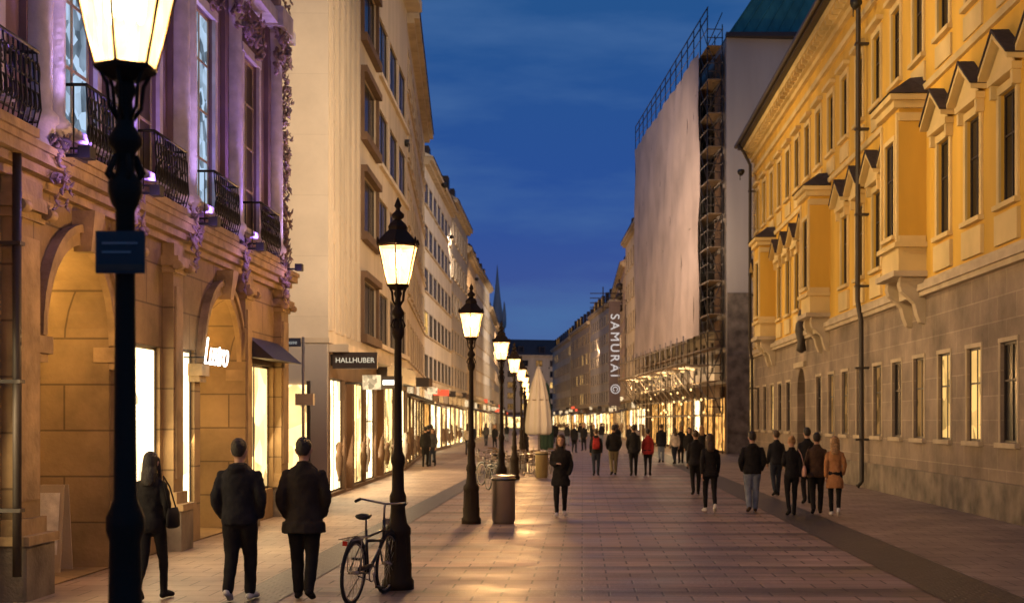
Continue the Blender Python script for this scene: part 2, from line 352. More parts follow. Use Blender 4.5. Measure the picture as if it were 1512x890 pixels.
for D in bays:
    c=D-12; w=.95; pr=.68; a,b=c-w,c+w; P=fr.P
    mb.fbox(fr,a,b,0,pr,5.62,6.3,M_yel2)
    f2=Fr(8.4-pr,12,8.4-pr,69,'R')
    wall(mb,f2,a,b,6.3,9.7,[op(c-.5,c+.5,6.55,8.9,M_glass,fm=M_frame)],M_yel,.06)
    surround(mb,f2,c-.5,c+.5,6.55,8.9,M_yel2,.12,.03)
    for uu,sg in ((a,-1),(b,1)):
        mb.face([P(uu,0,6.3),P(uu,pr,6.3),P(uu,pr,9.7),P(uu,0,9.7)],M_yel)
        for z0,z1 in ((6.34,6.5),(9.3,9.5)):
            mb.hexa([P(uu+sg*.002,.02,z0),P(uu+sg*.04,.02,z0),P(uu+sg*.04,pr,z0),P(uu+sg*.002,pr,z0),P(uu+sg*.002,.02,z1),P(uu+sg*.04,.02,z1),P(uu+sg*.04,pr,z1),P(uu+sg*.002,pr,z1)],M_yel2)
    for cc in (a,b-.14): mb.fbox(f2,cc,cc+.14,0,.05,6.345,9.5,M_yel2)
    mb.fbox(fr,a-.1,b+.1,0,pr+.12,6.22,6.34,M_yel2)
    mb.fbox(fr,a-.12,b+.12,0,pr+.15,5.5,5.64,M_trim)
    mb.fbox(fr,a-.12,b+.12,0,pr+.14,9.6,9.78,M_yel2); mb.fbox(fr,a-.22,b+.22,0,pr+.25,9.78,9.92,M_yel2)
    b0=[P(a-.27,0,9.93),P(a-.27,pr+.3,9.93),P(b+.27,pr+.3,9.93),P(b+.27,0,9.93)]
    t0=[P(a+.15,0,10.42),P(a+.3,pr-.35,10.42),P(b-.3,pr-.35,10.42),P(b-.15,0,10.42)]
    mb.hexa(b0+t0,M_roof)
    for cu in (a+.25,b-.25):
        prof=[(0,4.35),(.12,4.4),(.2,4.6),(.26,4.85),(.42,5.02),(.58,5.15),(.63,5.32),(.6,5.5)]
        for (d0,z0),(d1,z1) in zip(prof,prof[1:]):
            mb.hexa([P(cu-.17,0,z0),P(cu+.17,0,z0),P(cu+.17,d0,z0),P(cu-.17,d0,z0),P(cu-.17,0,z1),P(cu+.17,0,z1),P(cu+.17,d1,z1),P(cu-.17,d1,z1)],M_trim)
    mb.fbox(fr,a+.45,b-.45,0,.35,5.0,5.5,M_trim)
for D in (41.3,67.9):
    u=D-12
    mb.tube([fr.P(u,.9,15.3),fr.P(u,.6,14.9),fr.P(u,.3,14.3),fr.P(u,.32,5.5),fr.P(u,.22,4.9),fr.P(u,.2,.2),fr.P(u,.34,.05)],.075,M_frame,8)
    for z in (13,10.5,8,5.9,3.5,1.4): mb.fbox(fr,u-.1,u+.1,0,.4,z,z+.06,M_frame)
mb.fbox(fr,doorD-12-1.25,doorD-12+1.25,0,.12,4.02,4.22,M_trim)
mb.lathe(8.15,doorD-1.6,[(.05,4.5),(.2,4.6),(.14,4.9),(.24,5.3),(.2,5.6),(.08,5.75),(.13,5.9),(.1,6.05),(.02,6.12)],M_frame,10)
mb.build('yellow_palace')

# ------------------------------------------------------------------ arcade palace (left)
fr=Fr(-6.4,5,-6.4,29.9,'L'); mb=MB(); P=fr.P
def c(D): return D-5
A=[op(c(10.6),c(13.2),.02,4.2,None,arch=True,fr=False,dep=1.6),op(c(16.6),c(19.0),.02,4.2,None,arch=True,fr=False,dep=1.6),
   op(c(23.55),c(26.05),.02,4.2,None,arch=True,fr=False,dep=1.2),
   op(c(14.1),c(15.2),.6,3.0,M_shopc,dep=.08,bars=(0,0)),
   op(c(19.75),c(21.3),.55,3.1,M_shopc,dep=.08,bars=(0,0)),op(c(22.15),c(23.2),.55,3.15,M_shopc,dep=.08,bars=(0,0)),
   op(c(26.6),c(29.1),.6,3.1,M_shopw,dep=.12,bars=(1,0))]
wall(mb,fr,0,24.9,0,4.7,A,M_sand,.3)
for o,dep in ((A[0],1.6),(A[1],1.6),(A[2],1.2)):
    a,b=o['u0'],o['u1']
    mb.face([P(a-.3,-dep,0),P(b+1.5,-dep,0),P(b+1.5,-dep,4.6),P(a-.3,-dep,4.6)],M_inner)
    mb.face([P(a,-dep,4.6),P(b,-dep,4.6),P(b,0,4.6),P(a,0,4.6)],M_inner)
    m_=(a+b)/2
    pts=[(m_-.75,.02)]+[(m_-.75*math.cos(math.pi*i/12),2.5+.75*math.sin(math.pi*i/12)) for i in range(13)]+[(m_+.75,.02)]
    if o is not A[2]:
        mb.face([P(u,-dep+.05,z) for u,z in pts],M_door)
        for s in (-.6,.1):
            for z in (.3,1.2,2.0): mb.fbox(fr,m_+s,m_+s+.5,-dep+.055,-dep+.09,z,z+.7,M_door)
    else:
        mb.fbox(fr,a+.1,b-.1,-dep+.02,-dep+.06,.1,2.6,M_shopw)
        for s in (a+.05,m_-.04,b-.13): mb.fbox(fr,s,s+.08,-dep+.065,-dep+.12,.05,2.61,M_frame)
        mb.fbox(fr,a+.05,b-.05,-dep+.065,-dep+.14,2.62,2.8,M_frame)
    r=(b-a)/2; sp=4.2-r; n=20
    for i in range(n):
        t0,t1=math.pi*i/n,math.pi*(i+1)/n
        q=lambda rr,t: (m_-rr*math.cos(t),sp+rr*math.sin(t))
        p=[q(r,t0),q(r+.24,t0),q(r+.24,t1),q(r,t1)]
        mb.hexa([P(u,0,z) for u,z in p]+[P(u,.09,z) for u,z in p],M_sand2)
        p=[q(r+.16,t0),q(r+.26,t0),q(r+.26,t1),q(r+.16,t1)]
        mb.hexa([P(u,.09,z) for u,z in p]+[P(u,.14,z) for u,z in p],M_sand2)
    mb.hexa([P(m_-.1,0,4.12),P(m_+.1,0,4.12),P(m_+.1,.22,4.12),P(m_-.1,.22,4.12),P(m_-.19,0,4.62),P(m_+.19,0,4.62),P(m_+.19,.3,4.62),P(m_-.19,.3,4.62)],M_sand2)
    for e,s in ((a,-1),(b,1)):
        u0,u1=sorted((e-s*.02,e+s*.45))
        mb.fbox(fr,u0,u1,-.2,.15,sp-.22,sp-.02,M_sand2); mb.fbox(fr,u0+.03,u1-.03,-.19,.1,sp-.32,sp-.22,M_sand2)
for D in (9.9,13.65,15.85,19.35,21.72,26.3,29.5):
    w=.26 if D in(19.35,26.3,21.72) else .34
    u=c(D)
    mb.fbox(fr,u-w,u+w,0,.16,.9,4.25,M_sand)
    mb.fbox(fr,u-w+.08,u+w-.08,.16,.185,1.1,4.05,M_sand2)
    mb.fbox(fr,u-w-.07,u+w+.07,0,.30,0,.62,M_plinth); mb.fbox(fr,u-w-.11,u+w+.11,0,.34,.62,.72,M_sand2); mb.fbox(fr,u-w-.04,u+w+.04,0,.22,.72,.9,M_sand2)
    mb.fbox(fr,u-w-.05,u+w+.05,0,.2,4.25,4.35,M_sand2); mb.fbox(fr,u-w-.12,u+w+.12,0,.27,4.35,4.5,M_sand2)
    mb.fbox(fr,u-w-.02,u+w+.02,0,.18,4.5,4.7,M_sand2)
    for s in (u-w-.14,u+w-.06):
        mb.tube([P(s,.25,4.36),P(s+.2,.25,4.36)],.07,M_sand2,10)
for d_,z0,z1 in ((.10,4.7,4.8),(.22,4.8,4.9),(.34,4.9,5.02),(.38,5.02,5.1)): mb.fbox(fr,0,24.95,-.1,d_,z0,z1,M_sand2)
u=.1
while u<24.8: mb.fbox(fr,u,u+.1,.08,.2,4.81,4.895,M_sand2); u+=.22
mb.tube([P(c(15.3),.25,5.0),P(c(15.3),.25,.3)],.05,M_frame,8)
for z in (1,2.4,3.9): mb.fbox(fr,c(15.23),c(15.37),0,.31,z,z+.04,M_frame)
W=[]
for D in (8.6,11.6,14.7,17.8,20.5,23.7,27.0):
    W.append(op(c(D)-.6,c(D)+.6,5.6,8.9,M_litb if D in (17.8,11.6) else (M_glass2 if D!=23.7 else M_litb),dep=.08,bars=(1,3),fm=M_framew))
    W.append(op(c(D)-.55,c(D)+.55,10.6,13.2,M_glass2,dep=.08,bars=(1,2),fm=M_framew))
wall(mb,fr,0,24.9,5.1,15,W,M_mauve,.1)
for o in W: surround(mb,fr,o['u0'],o['u1'],o['z0'],o['z1'],M_pale,.16,.06)
cols=[7.1,10.1,13.2,16.4,19.1,22.1,25.3,28.7]
for D in cols:
    u=c(D)
    mb.fbox(fr,u-.42,u+.42,0,.08,5.1,15,M_mauve)
    for s in (-.2,.2) if D<25 else (0,):
        x,y,_=P(u+s,.12,0)
        mb.lathe(x,y,[(.2,5.12),(.2,5.4),(.24,5.42),(.24,5.5),(.17,5.58),(.175,7),(.155,9.0),(.15,9.25),(.2,9.3),(.17,9.4),(.24,9.75),(.26,9.8),(.26,9.9)],M_pale,14)
    mb.fbox(fr,u-.5,u+.5,.005,.4,9.9,10.3,M_pale)
mb.fbox(fr,0,24.93,0,.3,9.95,10.2,M_pale)
shell(mb,fr,0,24.9,15,14,M_mauve,M_roof,4)
mb.fbox(fr,0,25,-.2,.7,15.02,15.4,M_sand2)
def scroll(u,z,r,turn,sx,d=.16,th=.03):
    pts=[]
    for i in range(14):
        t=i/13; a=turn*t*2*math.pi*1.1+r*40; rr=r*(1-.75*t)
        pts.append(P(u+sx*rr*math.cos(a),d+.04*math.sin(a*2),z+rr*math.sin(a)))
    mb.tube(pts,[th*(1.3-.7*i/13) for i in range(14)],M_orn,6)
def leafc(u,z,d,s):
    """carved acanthus leaf lump"""
    x,y,_=P(u,d,0)
    for k in range(3):
        a=U(0,6.28); mb.tube([(x,y,z),(x+.02,y+s*.4*math.cos(a),z+s*.4*math.sin(a)),(x+.05,y+s*math.cos(a+.4),z+s*math.sin(a+.4))],[(s*.12,s*.1),(s*.28,s*.12),(s*.04,s*.04)],M_orn,7)
for D in cols[3:]:
    for i in range(10):
        scroll(c(D)+U(-.4,.4),U(9.1,10.2),U(.06,.16),random.choice((-1,1)),random.choice((-1,1)),U(.2,.35))
    for i in range(30): leafc(c(D)+U(-.4,.4),U(9.0,10.2),U(.15,.35),U(.08,.18))
    for i in range(6): scroll(c(D)+U(-.26,.26),U(4.5,5.2),U(.05,.1),random.choice((-1,1)),random.choice((-1,1)),U(.3,.38),.025)
    for i in range(34): leafc(c(D)+U(-.28,.28),4.35+.95*R()**.7,U(.25,.38),U(.06,.13))
for o in W[::2]:
    m_=(o['u0']+o['u1'])/2
    for i in range(8): scroll(m_+U(-.7,.7),9.2+U(-.1,.35),U(.06,.14),random.choice((-1,1)),random.choice((-1,1)),U(.08,.2))
    for i in range(26): leafc(m_+U(-.75,.75),9.2+U(-.1,.5),U(.05,.2),U(.08,.18))
for i in range(30): scroll(24.65+U(-.22,.22),U(5.3,11),U(.05,.13),random.choice((-1,1)),random.choice((-1,1)),U(.05,.2),.03)
for i in range(180): leafc(24.62+U(-.25,.25),U(5.2,11),U(.03,.22),U(.07,.17))
for D in (11.6,14.7,17.8,20.5,23.7,27.0):
    u=c(D); a,b=u-.8,u+.8; q=.40
    mb.fbox(fr,a,b,0,q+.02,5.102,5.2,M_sand2)
    for z in (5.28,6.05): mb.tube([P(a,.05,z),P(a,q,z),P(b,q,z),P(b,.05,z)],.022 if z>6 else .016,M_dark,6)
    uu=a
    while uu<=b+.01:
        mb.tube([P(uu,q,5.2),P(uu,q+.05,5.4),P(uu,q,6.05)],.010,M_dark,5); uu+=.13
    for i in range(12):
        cu=a+.08+i*(b-a-.16)/11; r=.07
        for zc,ry in ((5.8,1.7),(5.48,1.5)):
            mb.tube([P(cu+r*math.cos(t),q+.02,zc+r*math.sin(t)*ry) for t in [j*math.pi/5 for j in range(10)]],.013,M_dark,5,closed=True)
    for i in range(26): 
        cu=U(a+.1,b-.1); zz=U(5.4,5.95); r=U(.03,.06)
        mb.tube([P(cu+r*(1-t/9)*math.cos(t),q+.01,zz+r*(1-t/9)*math.sin(t)) for t in [j*.8 for j in range(9)]],.011,M_dark,4)
    for s in (a,b):
        for d in (.12,.25): mb.tube([P(s,d,5.2),P(s,d,6.05)],.010,M_dark,5)
mb.hexa([P(c(26.5),.02,3.2),P(c(29.2),.02,3.2),P(c(29.2),.6,3.15),P(c(26.5),.6,3.15),P(c(26.5),.02,3.6),P(c(29.2),.02,3.6),P(c(29.2),.1,3.58),P(c(26.5),.1,3.58)],M_frame)
palace=mb.build('arcade_palace')
purple=(.40,.22,1.0)
upl=MB()
for D in cols[2:]:
    x,y,_=P(c(D),.62,0); upl.box(x-.07,x+.07,y-.1,y+.1,5.04,5.18,M_dark); upl.tube([(x-.3,y,5.08),(x,y,5.08)],.02,M_dark,6)
for D in (17.8,20.5,23.7,27.0,14.7):
    x,y,_=P(c(D),.2,0); upl.box(x-.06,x+.06,y-.1,y+.1,5.21,5.3,M_dark)
upl.build('facade_uplight',palace)
for D in cols[2:]:
    x,y,_=P(c(D),.62,0)
    light('SPOT','uplight_lamp',(x,y,5.22),470,purple if int(D)%2 else (.62,.42,.95),.05,(x-.55,y,9.5),60,1,palace)
    light('POINT','ornament_lamp',(x+.1,y-.3,4.9),9,(.5,.3,1),.05,parent=palace)
for D in (14.7,17.8,20.5,23.7,27.0):
    x,y,_=P(c(D),.2,0); light('SPOT','window_uplight_lamp',(x,y,5.34),110,(.30,.16,1),.05,(x-.1,y,10),90,1,palace)
for D in (17.8,24.8,12):
    light('POINT','arcade_lamp',(-7.3,D,3.5),80 if D!=24.8 else 60,(1,.60,.18),.12,parent=palace)
for D,w_ in ((14.65,1),(20.5,1.4),(22.7,1),(27.85,2.4)):
    light('AREA','window_light',(-6.37,D,1.85),58*w_,(1,.72,.38),aim=(-5,D,1.3),parent=palace,size=w_,sy=2.3)
text('Lustro',.66,(-5.98,22.95,3.08),(math.radians(90),0,math.radians(90)),M_neon,'script_neon_sign',palace,.01,.45,spacing=.85,off=-.014)
fx=MB(); fx.tube([(-6.35,22.4,3.0),(-6.01,22.4,3.0)],.012,M_dark,5); fx.tube([(-6.35,23.5,3.0),(-6.01,23.5,3.0)],.012,M_dark,5); fx.build('sign_bracket',palace)

# ------------------------------------------------------------------ beige department store
fr=Fr(-6.5,36,-7.1,57,'L'); mb=MB(); P=fr.P
O=[]
fl=[(4.6,6.3),(7.7,9.5),(10.7,12.5),(13.7,15.6)]
for z0,z1 in fl:
    for u in (.55,1.6,2.65,3.7,4.75): O.append(op(u,u+.6,z0-.2,z1+.35,M_glass,dep=.08,bars=(0,1)))
    O.append(op(6.6,10.2,z0,z1,M_glass,bars=(2,0)))
    for u in (11.3,14.6,17.8): O.append(op(u,u+2.6,z0,z1,M_glass if R()<.8 else M_lit2,bars=(1,0)))
wall(mb,fr,0,fr.L,4.0,18.5,O,M_beige2,.08)
for u in (.18,1.26,2.31,3.36,4.41,5.5): mb.fbox(fr,u,u+.2,0,.08,4.3,18,M_beige2)
for z0,z1 in fl:
    mb.fbox(fr,6.4,10.4,0,.2,z0-.25,z0,M_brown); mb.fbox(fr,6.4,10.4,0,.2,z1,z1+.2,M_brown)
    for u in (6.4,10.22): mb.fbox(fr,u,u+.18,0,.1,z0,z1,M_brown)
    mb.fbox(fr,11,fr.L,0,.12,z0-.2,z0-.05,M_beige)
S=[op(.35,2.9,.1,3.1,M_shopc,bars=(1,0)),op(3.3,4.6,.05,3.1,M_shopo,dep=.5,bars=(0,0)),op(5.0,7.4,.1,3.1,M_shopw,bars=(1,0)),op(7.8,10.2,.1,3.1,M_shopc),
   op(10.6,12.4,.1,3.1,M_shopo,dep=.4,bars=(0,0)),op(12.8,16.4,.1,3.2,M_shopw,bars=(2,0)),op(16.8,20.6,.1,3.2,M_shopc,bars=(2,0))]
wall(mb,fr,0,fr.L,0,4.0,S,M_brown,.12)
mb.fbox(fr,.1,10.3,0,.5,3.75,3.95,M_beige2); mb.fbox(fr,10.5,fr.L,0,.35,3.35,3.95,M_frame)
def display(P,u,h,mt):
    """small shop-window display: a draped stand"""
    x,y,_=P(u,-.03,0); s=h/1.9
    mb.lathe(x,y,[(.04,.4*s),(.02,.5*s),(.1,.8*s),(.12,1.1*s),(.07,1.3*s),(.11,1.5*s),(.03,1.62*s)],mt,8)
for o in S:
    for k in range(4):
        if R()<.4: display(P,o['u0']+(o['u1']-o['u0'])*(k+U(.2,.8))/4,U(1.2,2.0),random.choice((M_brown,M_door,M_wallw,M_framew)))
shell(mb,fr,0,fr.L,18.5,16,M_beige,M_roof,4,over=.1,near=M_beige)
mb.fbox(fr,-.1,fr.L,-.2,.6,18.5,18.9,M_beige2)
mb.box(-22,-6.52,35.9,35.998,0,3.95,M_wallw)
mb.box(-22,-6.45,35.85,35.996,3.97,4.1,M_beige2)
mb.box(-8.6,-7.0,35.84,35.9,.4,2.9,M_shopw)
for x in (-8.68,-7.84,-7.02): mb.box(x,x+.08,35.8,35.9,.3,3.0,M_frame)
store=mb.build('department_store')
for o in S:
    m_=(o['u0']+o['u1'])/2; p=P(m_,.06,1.9); w_=o['u1']-o['u0']
    light('AREA','window_light',p,48*w_,(1,.70,.38),aim=P(m_,2,1.5),parent=store,size=w_,sy=2.4)
sg=MB(); sg.box(-6.45,-5.3,36.3,36.42,3.33,3.75,M_frame); sg.box(-6.5,-6.44,36.33,36.39,3.4,3.7,M_dark)
so=sg.build('shop_sign'); text('HALLHUBER',.185,(-5.87,36.29,3.54),(math.radians(90),0,0),emis('letters',(1,.85,.6),.8),'lettering',so,.006)
sg=MB(); sg.box(-6.1,-5.6,39,39.1,2.85,3.25,M_signw); sg.box(-6.6,-6.1,39.02,39.08,3.0,3.05,M_dark); sg.build('shop_sign')
sg=MB(); sg.box(-6.2,-5.5,43,43.1,2.95,3.35,M_frame); sg.box(-6.1,-5.6,42.96,42.998,3.08,3.22,M_white); sg.box(-6.8,-6.2,43.02,43.08,3.1,3.15,M_dark); sg.build('shop_sign')

# ------------------------------------------------------------------ generic street houses
def house(name,p0,p1,H,side,wallm,floors=4,bay=2.6,ww=1.1,shops=(M_shopw,),roofh=3.5,lit=.08,dep=12,wh=.55,band=False,ribbon=False,dorm=True):
    global mb
    fr=Fr(*p0,*p1,side); mb=MB(); P=fr.P; L=fr.L; gz=4.0
    fh=(H-gz-.6)/floors; O=[]
    n=max(1,int(L/bay)); st=L/n
    for f in range(floors):
        z0=gz+.5+f*fh; z1=z0+fh*wh
        for i in range(n):
            u=st*(i+.5); w=(st*.84 if ribbon else ww)/2
            r=R(); gm=M_lit if r<lit*.4 else (M_lit2 if r<lit else (M_glass if r<.8 else M_glass2))
            O.append(op(u-w,u+w,z0,z1,gm,bars=(1,0) if ribbon else (1,1)))
    wall(mb,fr,0,L,gz,H,O,wallm,.07)
    for o in O:
        if ribbon: mb.fbox(fr,o['u0']-.05,o['u1']+.05,0,.1,o['z0']-.12,o['z0'],M_trim)
        else: surround(mb,fr,o['u0'],o['u1'],o['z0'],o['z1'],M_trim,.1,.02)
    ns=max(1,int(L/4)); ss=L/ns; S=[]
    for i in range(ns):
        S.append(op(ss*i+.3,ss*(i+1)-.3,.15,3.0,random.choice(shops),bars=(random.choice((1,2)),0)))
    wall(mb,fr,0,L,0,gz,S,M_brown if R()<.5 else wallm,.1)
    for o in S:
        r=R()
        mb.fbox(fr,o['u0'],o['u1'],0,.12,3.15,3.7,random.choice((M_frame,M_signw,M_frame,M_wallw,M_brown,M_frame)))
        if r<.35:
            a,b=o['u0']-.1,o['u1']+.1
            mb.hexa([P(a,.13,3.0),P(b,.13,3.0),P(b,1.1,2.7),P(a,1.1,2.7),P(a,.13,3.12),P(b,.13,3.12),P(b,1.1,2.78),P(a,1.1,2.78)],random.choice((M_wallw,M_brown,M_frame)))
        if R()<.5:
            u=o['u0']-.2; z=U(3.1,4.0); pr=U(.5,.8)
            mb.fbox(fr,u-.05,u+.05,.15,pr,z,z+.4,random.choice((M_signw,M_frame,M_frame,M_brown,M_signr,M_signw)))
        for k in range(4):
            if R()<.4: display(P,o['u0']+(o['u1']-o['u0'])*(k+U(.2,.8))/4,U(1.2,2),M_brown)
    mb.fbox(fr,0,L,0,.25,gz-.12,gz+.1,M_trim); mb.fbox(fr,-.02,L+.02,-.1,.3,H-.45,H-.25,M_trim); mb.fbox(fr,-.02,L+.02,-.1,.5,H-.25,H,M_trim)
    if band:
        for f in range(1,floors): mb.fbox(fr,0,L,0,.08,gz+f*fh+.1,gz+f*fh+.22,M_trim)
    shell(mb,fr,0,L,H,dep,wallm,M_roof,roofh,over=.55)
    if dorm:
        nd=max(1,int(L/5))
        for i in range(nd):
            u=L*(i+.5)/nd
            mb.fbox(fr,u-.7,u+.7,-2.6,-.4,H+.5,H+2.1,M_roof); mb.fbox(fr,u-.5,u+.5,-.4,-.36,H+.7,H+1.9,M_glass if R()<.7 else M_lit2)
            if R()<.6: mb.fbox(fr,u+1.2,u+1.8,-4,-3.2,H+1.5,H+roofh+1.2,M_plinth)
    return mb.build(name)
sh=(M_shopw,M_shopc,M_shopo,M_shopw)
house('corner_house',(-7.15,57.3),(-9.2,82),18.6,'L',TW[0],5,2.5,1.3,sh,3,ribbon=False,band=True,dorm=False)
house('town_house',(-9.25,82.3),(-9.7,104),17.4,'L',TW[3],5,3,1.3,sh,3,ribbon=True)
house('town_house',(-9.75,104.3),(-10,122),18.4,'L',TW[1],5,2.8,1.4,sh,3.4)
house('town_house',(-10.1,122.3),(-10.6,140),17.0,'L',TW[2],4,2.8,1.3,sh,3)
house('town_house',(-10.8,140.3),(-11.1,168),17.6,'L',TW[3],5,2.6,1.4,sh,2.4)
house('town_house',(-11.2,168.3),(-13,220),15.5,'L',TW[1],4,3,1.5,sh,3)
house('town_house',(-13.1,220.4),(-15.6,280),14.6,'L',TW[0],4,3,1.5,sh,3)
house('town_house',(5.3,118.6),(4.35,142),19.8,'R',TW[0],5,2.8,1.4,sh,3)
house('town_house',(4.3,142.4),(4.1,182),18.0,'R',TW[4],5,2.8,1.4,sh,3)
house('town_house',(4.0,182.4),(1.2,214),17.6,'R',TW[1],5,3,1.5,sh,3)
house('town_house',(1.1,214.3),(-2.0,246),17.0,'R',TW[2],4,3,1.5,sh,3.2,lit=.3)
house('town_house',(-2.1,246.3),(-6.2,292),16.5,'R',TW[0],4,3,1.5,sh,3.2,lit=.35)
house('town_house',(-22,332),(-2,338),17.5,'L',TW[0],5,3,1.6,(M_shopc,M_shopw),4,lit=.6)
mb=MB(); x,y=-23.0,380
mb.box(x-1.9,x+1.9,y-1.9,y+1.9,0,27,TW[1])
for z in (8,15,21.5):
    for s in (-.7,.7): mb.box(x+s-.35,x+s+.35,y-1.95,y-1.89,z,z+3.2,M_glass)
mb.box(x-2.2,x+2.2,y-2.2,y+2.2,27,27.6,M_trim)
mb.lathe(x,y,[(2.3,27.6),(1.7,30),(1.3,32.5),(.8,36),(.4,40),(.05,44)],TW[1],8,smooth=False,rot=math.pi/8)
for sx in (-1,1):
    for sy in (-1,1): mb.lathe(x+sx*1.9,y+sy*1.9,[(.45,27.6),(.4,30.5),(.03,34)],TW[1],6,smooth=False)
mb.build('church_tower')

# ------------------------------------------------------------------ scaffolded building
fr=Fr(8.6,84,5.6,118,'R'); mb=MB(); P=fr.P
O=[]
for f in range(6):
    for i in range(11): O.append(op(1.2+i*3,2.4+i*3,5+f*3.3,6.9+f*3.3,M_glass))
wall(mb,fr,0,fr.L,4.2,24.8,O,M_wallw,.1)
S=[op(.6+i*4.1,4.2+i*4.1,.1,3.4,random.choice((M_shopc,M_shopw,M_shopo)),bars=(2,0)) for i in range(8)]
wall(mb,fr,0,fr.L,0,4.2,S,M_brown,.1)
shell(mb,fr,0,fr.L,24.8,18,M_wallw,M_roof)
mb.box(8.65,24,83.9,83.99,0,9.6,M_plinth); 
mb.box(8.55,24.5,83.6,84.2,24.8,25.05,M_frame)
x0,x1,y0,y1=8.7,26,84.1,112
mb.hexa([(x0,y0,25.06),(x1,y0,25.06),(x1,y1,25.06),(x0-2,y1,25.06),(x0+3,y0+1.6,29.6),(x1,y0+1.6,29.6),(x1,y1-3,29.6),(x0+2,y1-3,29.6)],M_copper)
for i in range(26):
    t=i/25; xa=x0+.1+(x1-x0-.1)*t; xb=x0+3+(x1-x0-3)*t
    mb.tube([(xa,y0-.02,25.08),(xb,y0+1.58,29.62)],.05,M_copper,4,smooth=False)
mb.box(12.6,13.7,83.87,83.93,22.0,23.8,M_glass)
mb.box(10.0,10.8,83.86,83.96,1.0,5.6,M_lit)
mb.build('scaffolded_building')
sc=MB()
H=25.6; nb=14; st=fr.L/nb
for i in range(nb+1):
    u=st*i
    for d in (.25,1.15):
        sc.tube([P(u,d,0),P(u,d,H+(1.0 if d>1 else 0))],.035,M_frame,5)
for k in range(1,13):
    z=k*2.0+.3
    sc.fbox(fr,0,fr.L,.3,1.1,z,z+.05,M_wood)
    for d in (.25,1.15):
        sc.tube([P(-.2,d,z-.05),P(fr.L,d,z-.05)],.03,M_steel,5)
        sc.tube([P(-.2,d,z+1.0),P(fr.L,d,z+1.0)],.025,M_steel,5)
    sc.tube([P(0,.2,z+1.0),P(0,1.2,z+1.0)],.03,M_frame,5); sc.tube([P(0,.2,z+.5),P(0,1.2,z+.5)],.03,M_frame,5)
    s=k%2
    sc.tube([P(0,.25 if s else 1.15,z),P(0,1.15 if s else .25,z+2)],.03,M_frame,5)
    sc.tube([P(0,1.15,z),P(st,1.15,z+2)],.025,M_frame,5)
    if k<12: sc.fbox(fr,st*.2,st*.9,.25,.3,z+.1,z+1.7,M_brown)
for zz in (26.0,26.55): sc.tube([P(-.2,1.15,zz),P(fr.L,1.15,zz)],.04,M_frame,5)
for z in (5.4,6.6): sc.tube([P(-1.2,2.6,z),P(fr.L,2.6,z)],.05,M_steel,5)
sc.fbox(fr,-.6,fr.L,1.15,2.6,5.2,5.3,M_wood)
for i in range(nb+1):
    u=st*i; sc.tube([P(u,2.6,5.2),P(u,2.6,7.0)],.04,M_steel,5); sc.tube([P(u,2.6,5.2),P(u,1.15,3.2)],.04,M_steel,5)
for i in range(9):
    u=1+i*fr.L/9; p=P(u,1.9,5.0); sc.box(p[0]-.12,p[0]+.12,p[1]-.1,p[1]+.1,5.0,5.1,M_shopw)
for i in range(44):
    u=i*fr.L/44; p=P(u+.4,1.18,1.5+U(0,3.4)); sc.lathe(p[0],p[1],[(.02,p[2]-.08),(.07,p[2]),(.02,p[2]+.08)],M_shopw,6)
sco=sc.build('scaffolding')
for i in range(4):
    p=P(4+i*8.5,1.9,4.8); light('POINT','work_lamp',p,260,(1,.66,.32),.15,parent=sco)
nt_=MB()
rows=10; colsn=40
rings=[]
for i in range(colsn+1):
    u=st*1+ (fr.L-st)*i/colsn
    rings.append([P(u,1.24+.06*math.sin(u*2.1+k)+.05*math.sin(k*1.7+u*.6),7.2+(24.6-7.2)*k/rows) for k in range(rows+1)])
nt_.grid(rings,M_net,closed=False,smooth=True)
nt_.build('scaffold_netting',sco)

bn=MB(); bn.box(2.65,3.75,140,140.05,3.4,13.8,mat('banner_cloth',(.10,.075,.08),var=.1)); bn.tube([(4.4,140.02,13.9),(2.6,140.02,13.9)],.05,M_steel,6); bn.tube([(4.4,140.02,3.3),(2.6,140.02,3.3)],.05,M_steel,6)
bo=bn.build('hanging_banner')
text('SAMURAI ©',1.25,(3.2,139.97,8.6),(math.radians(90),math.radians(90),0),emis('banner_letters',(.9,.8,.75),.75),'lettering',bo,.01,spacing=1.3)
an=MB()
for k in range(4): an.tube([(.8,150,14+k*.5),(4.4,150,14+k*.5)],.05,M_frame,5)
an.tube([(2.2,150,13.5),(2.2,150,16.2)],.06,M_frame,5); an.tube([(4.4,150,13.5),(3.9,150,17)],.08,M_frame,5)
for z in (13.9,15.1,16.2): an.lathe(4.0,149.6,[(.05,z-.4),(.45,z-.2),(.45,z+.2),(.05,z+.4)],M_frame,8)
an.build('rooftop_antenna')

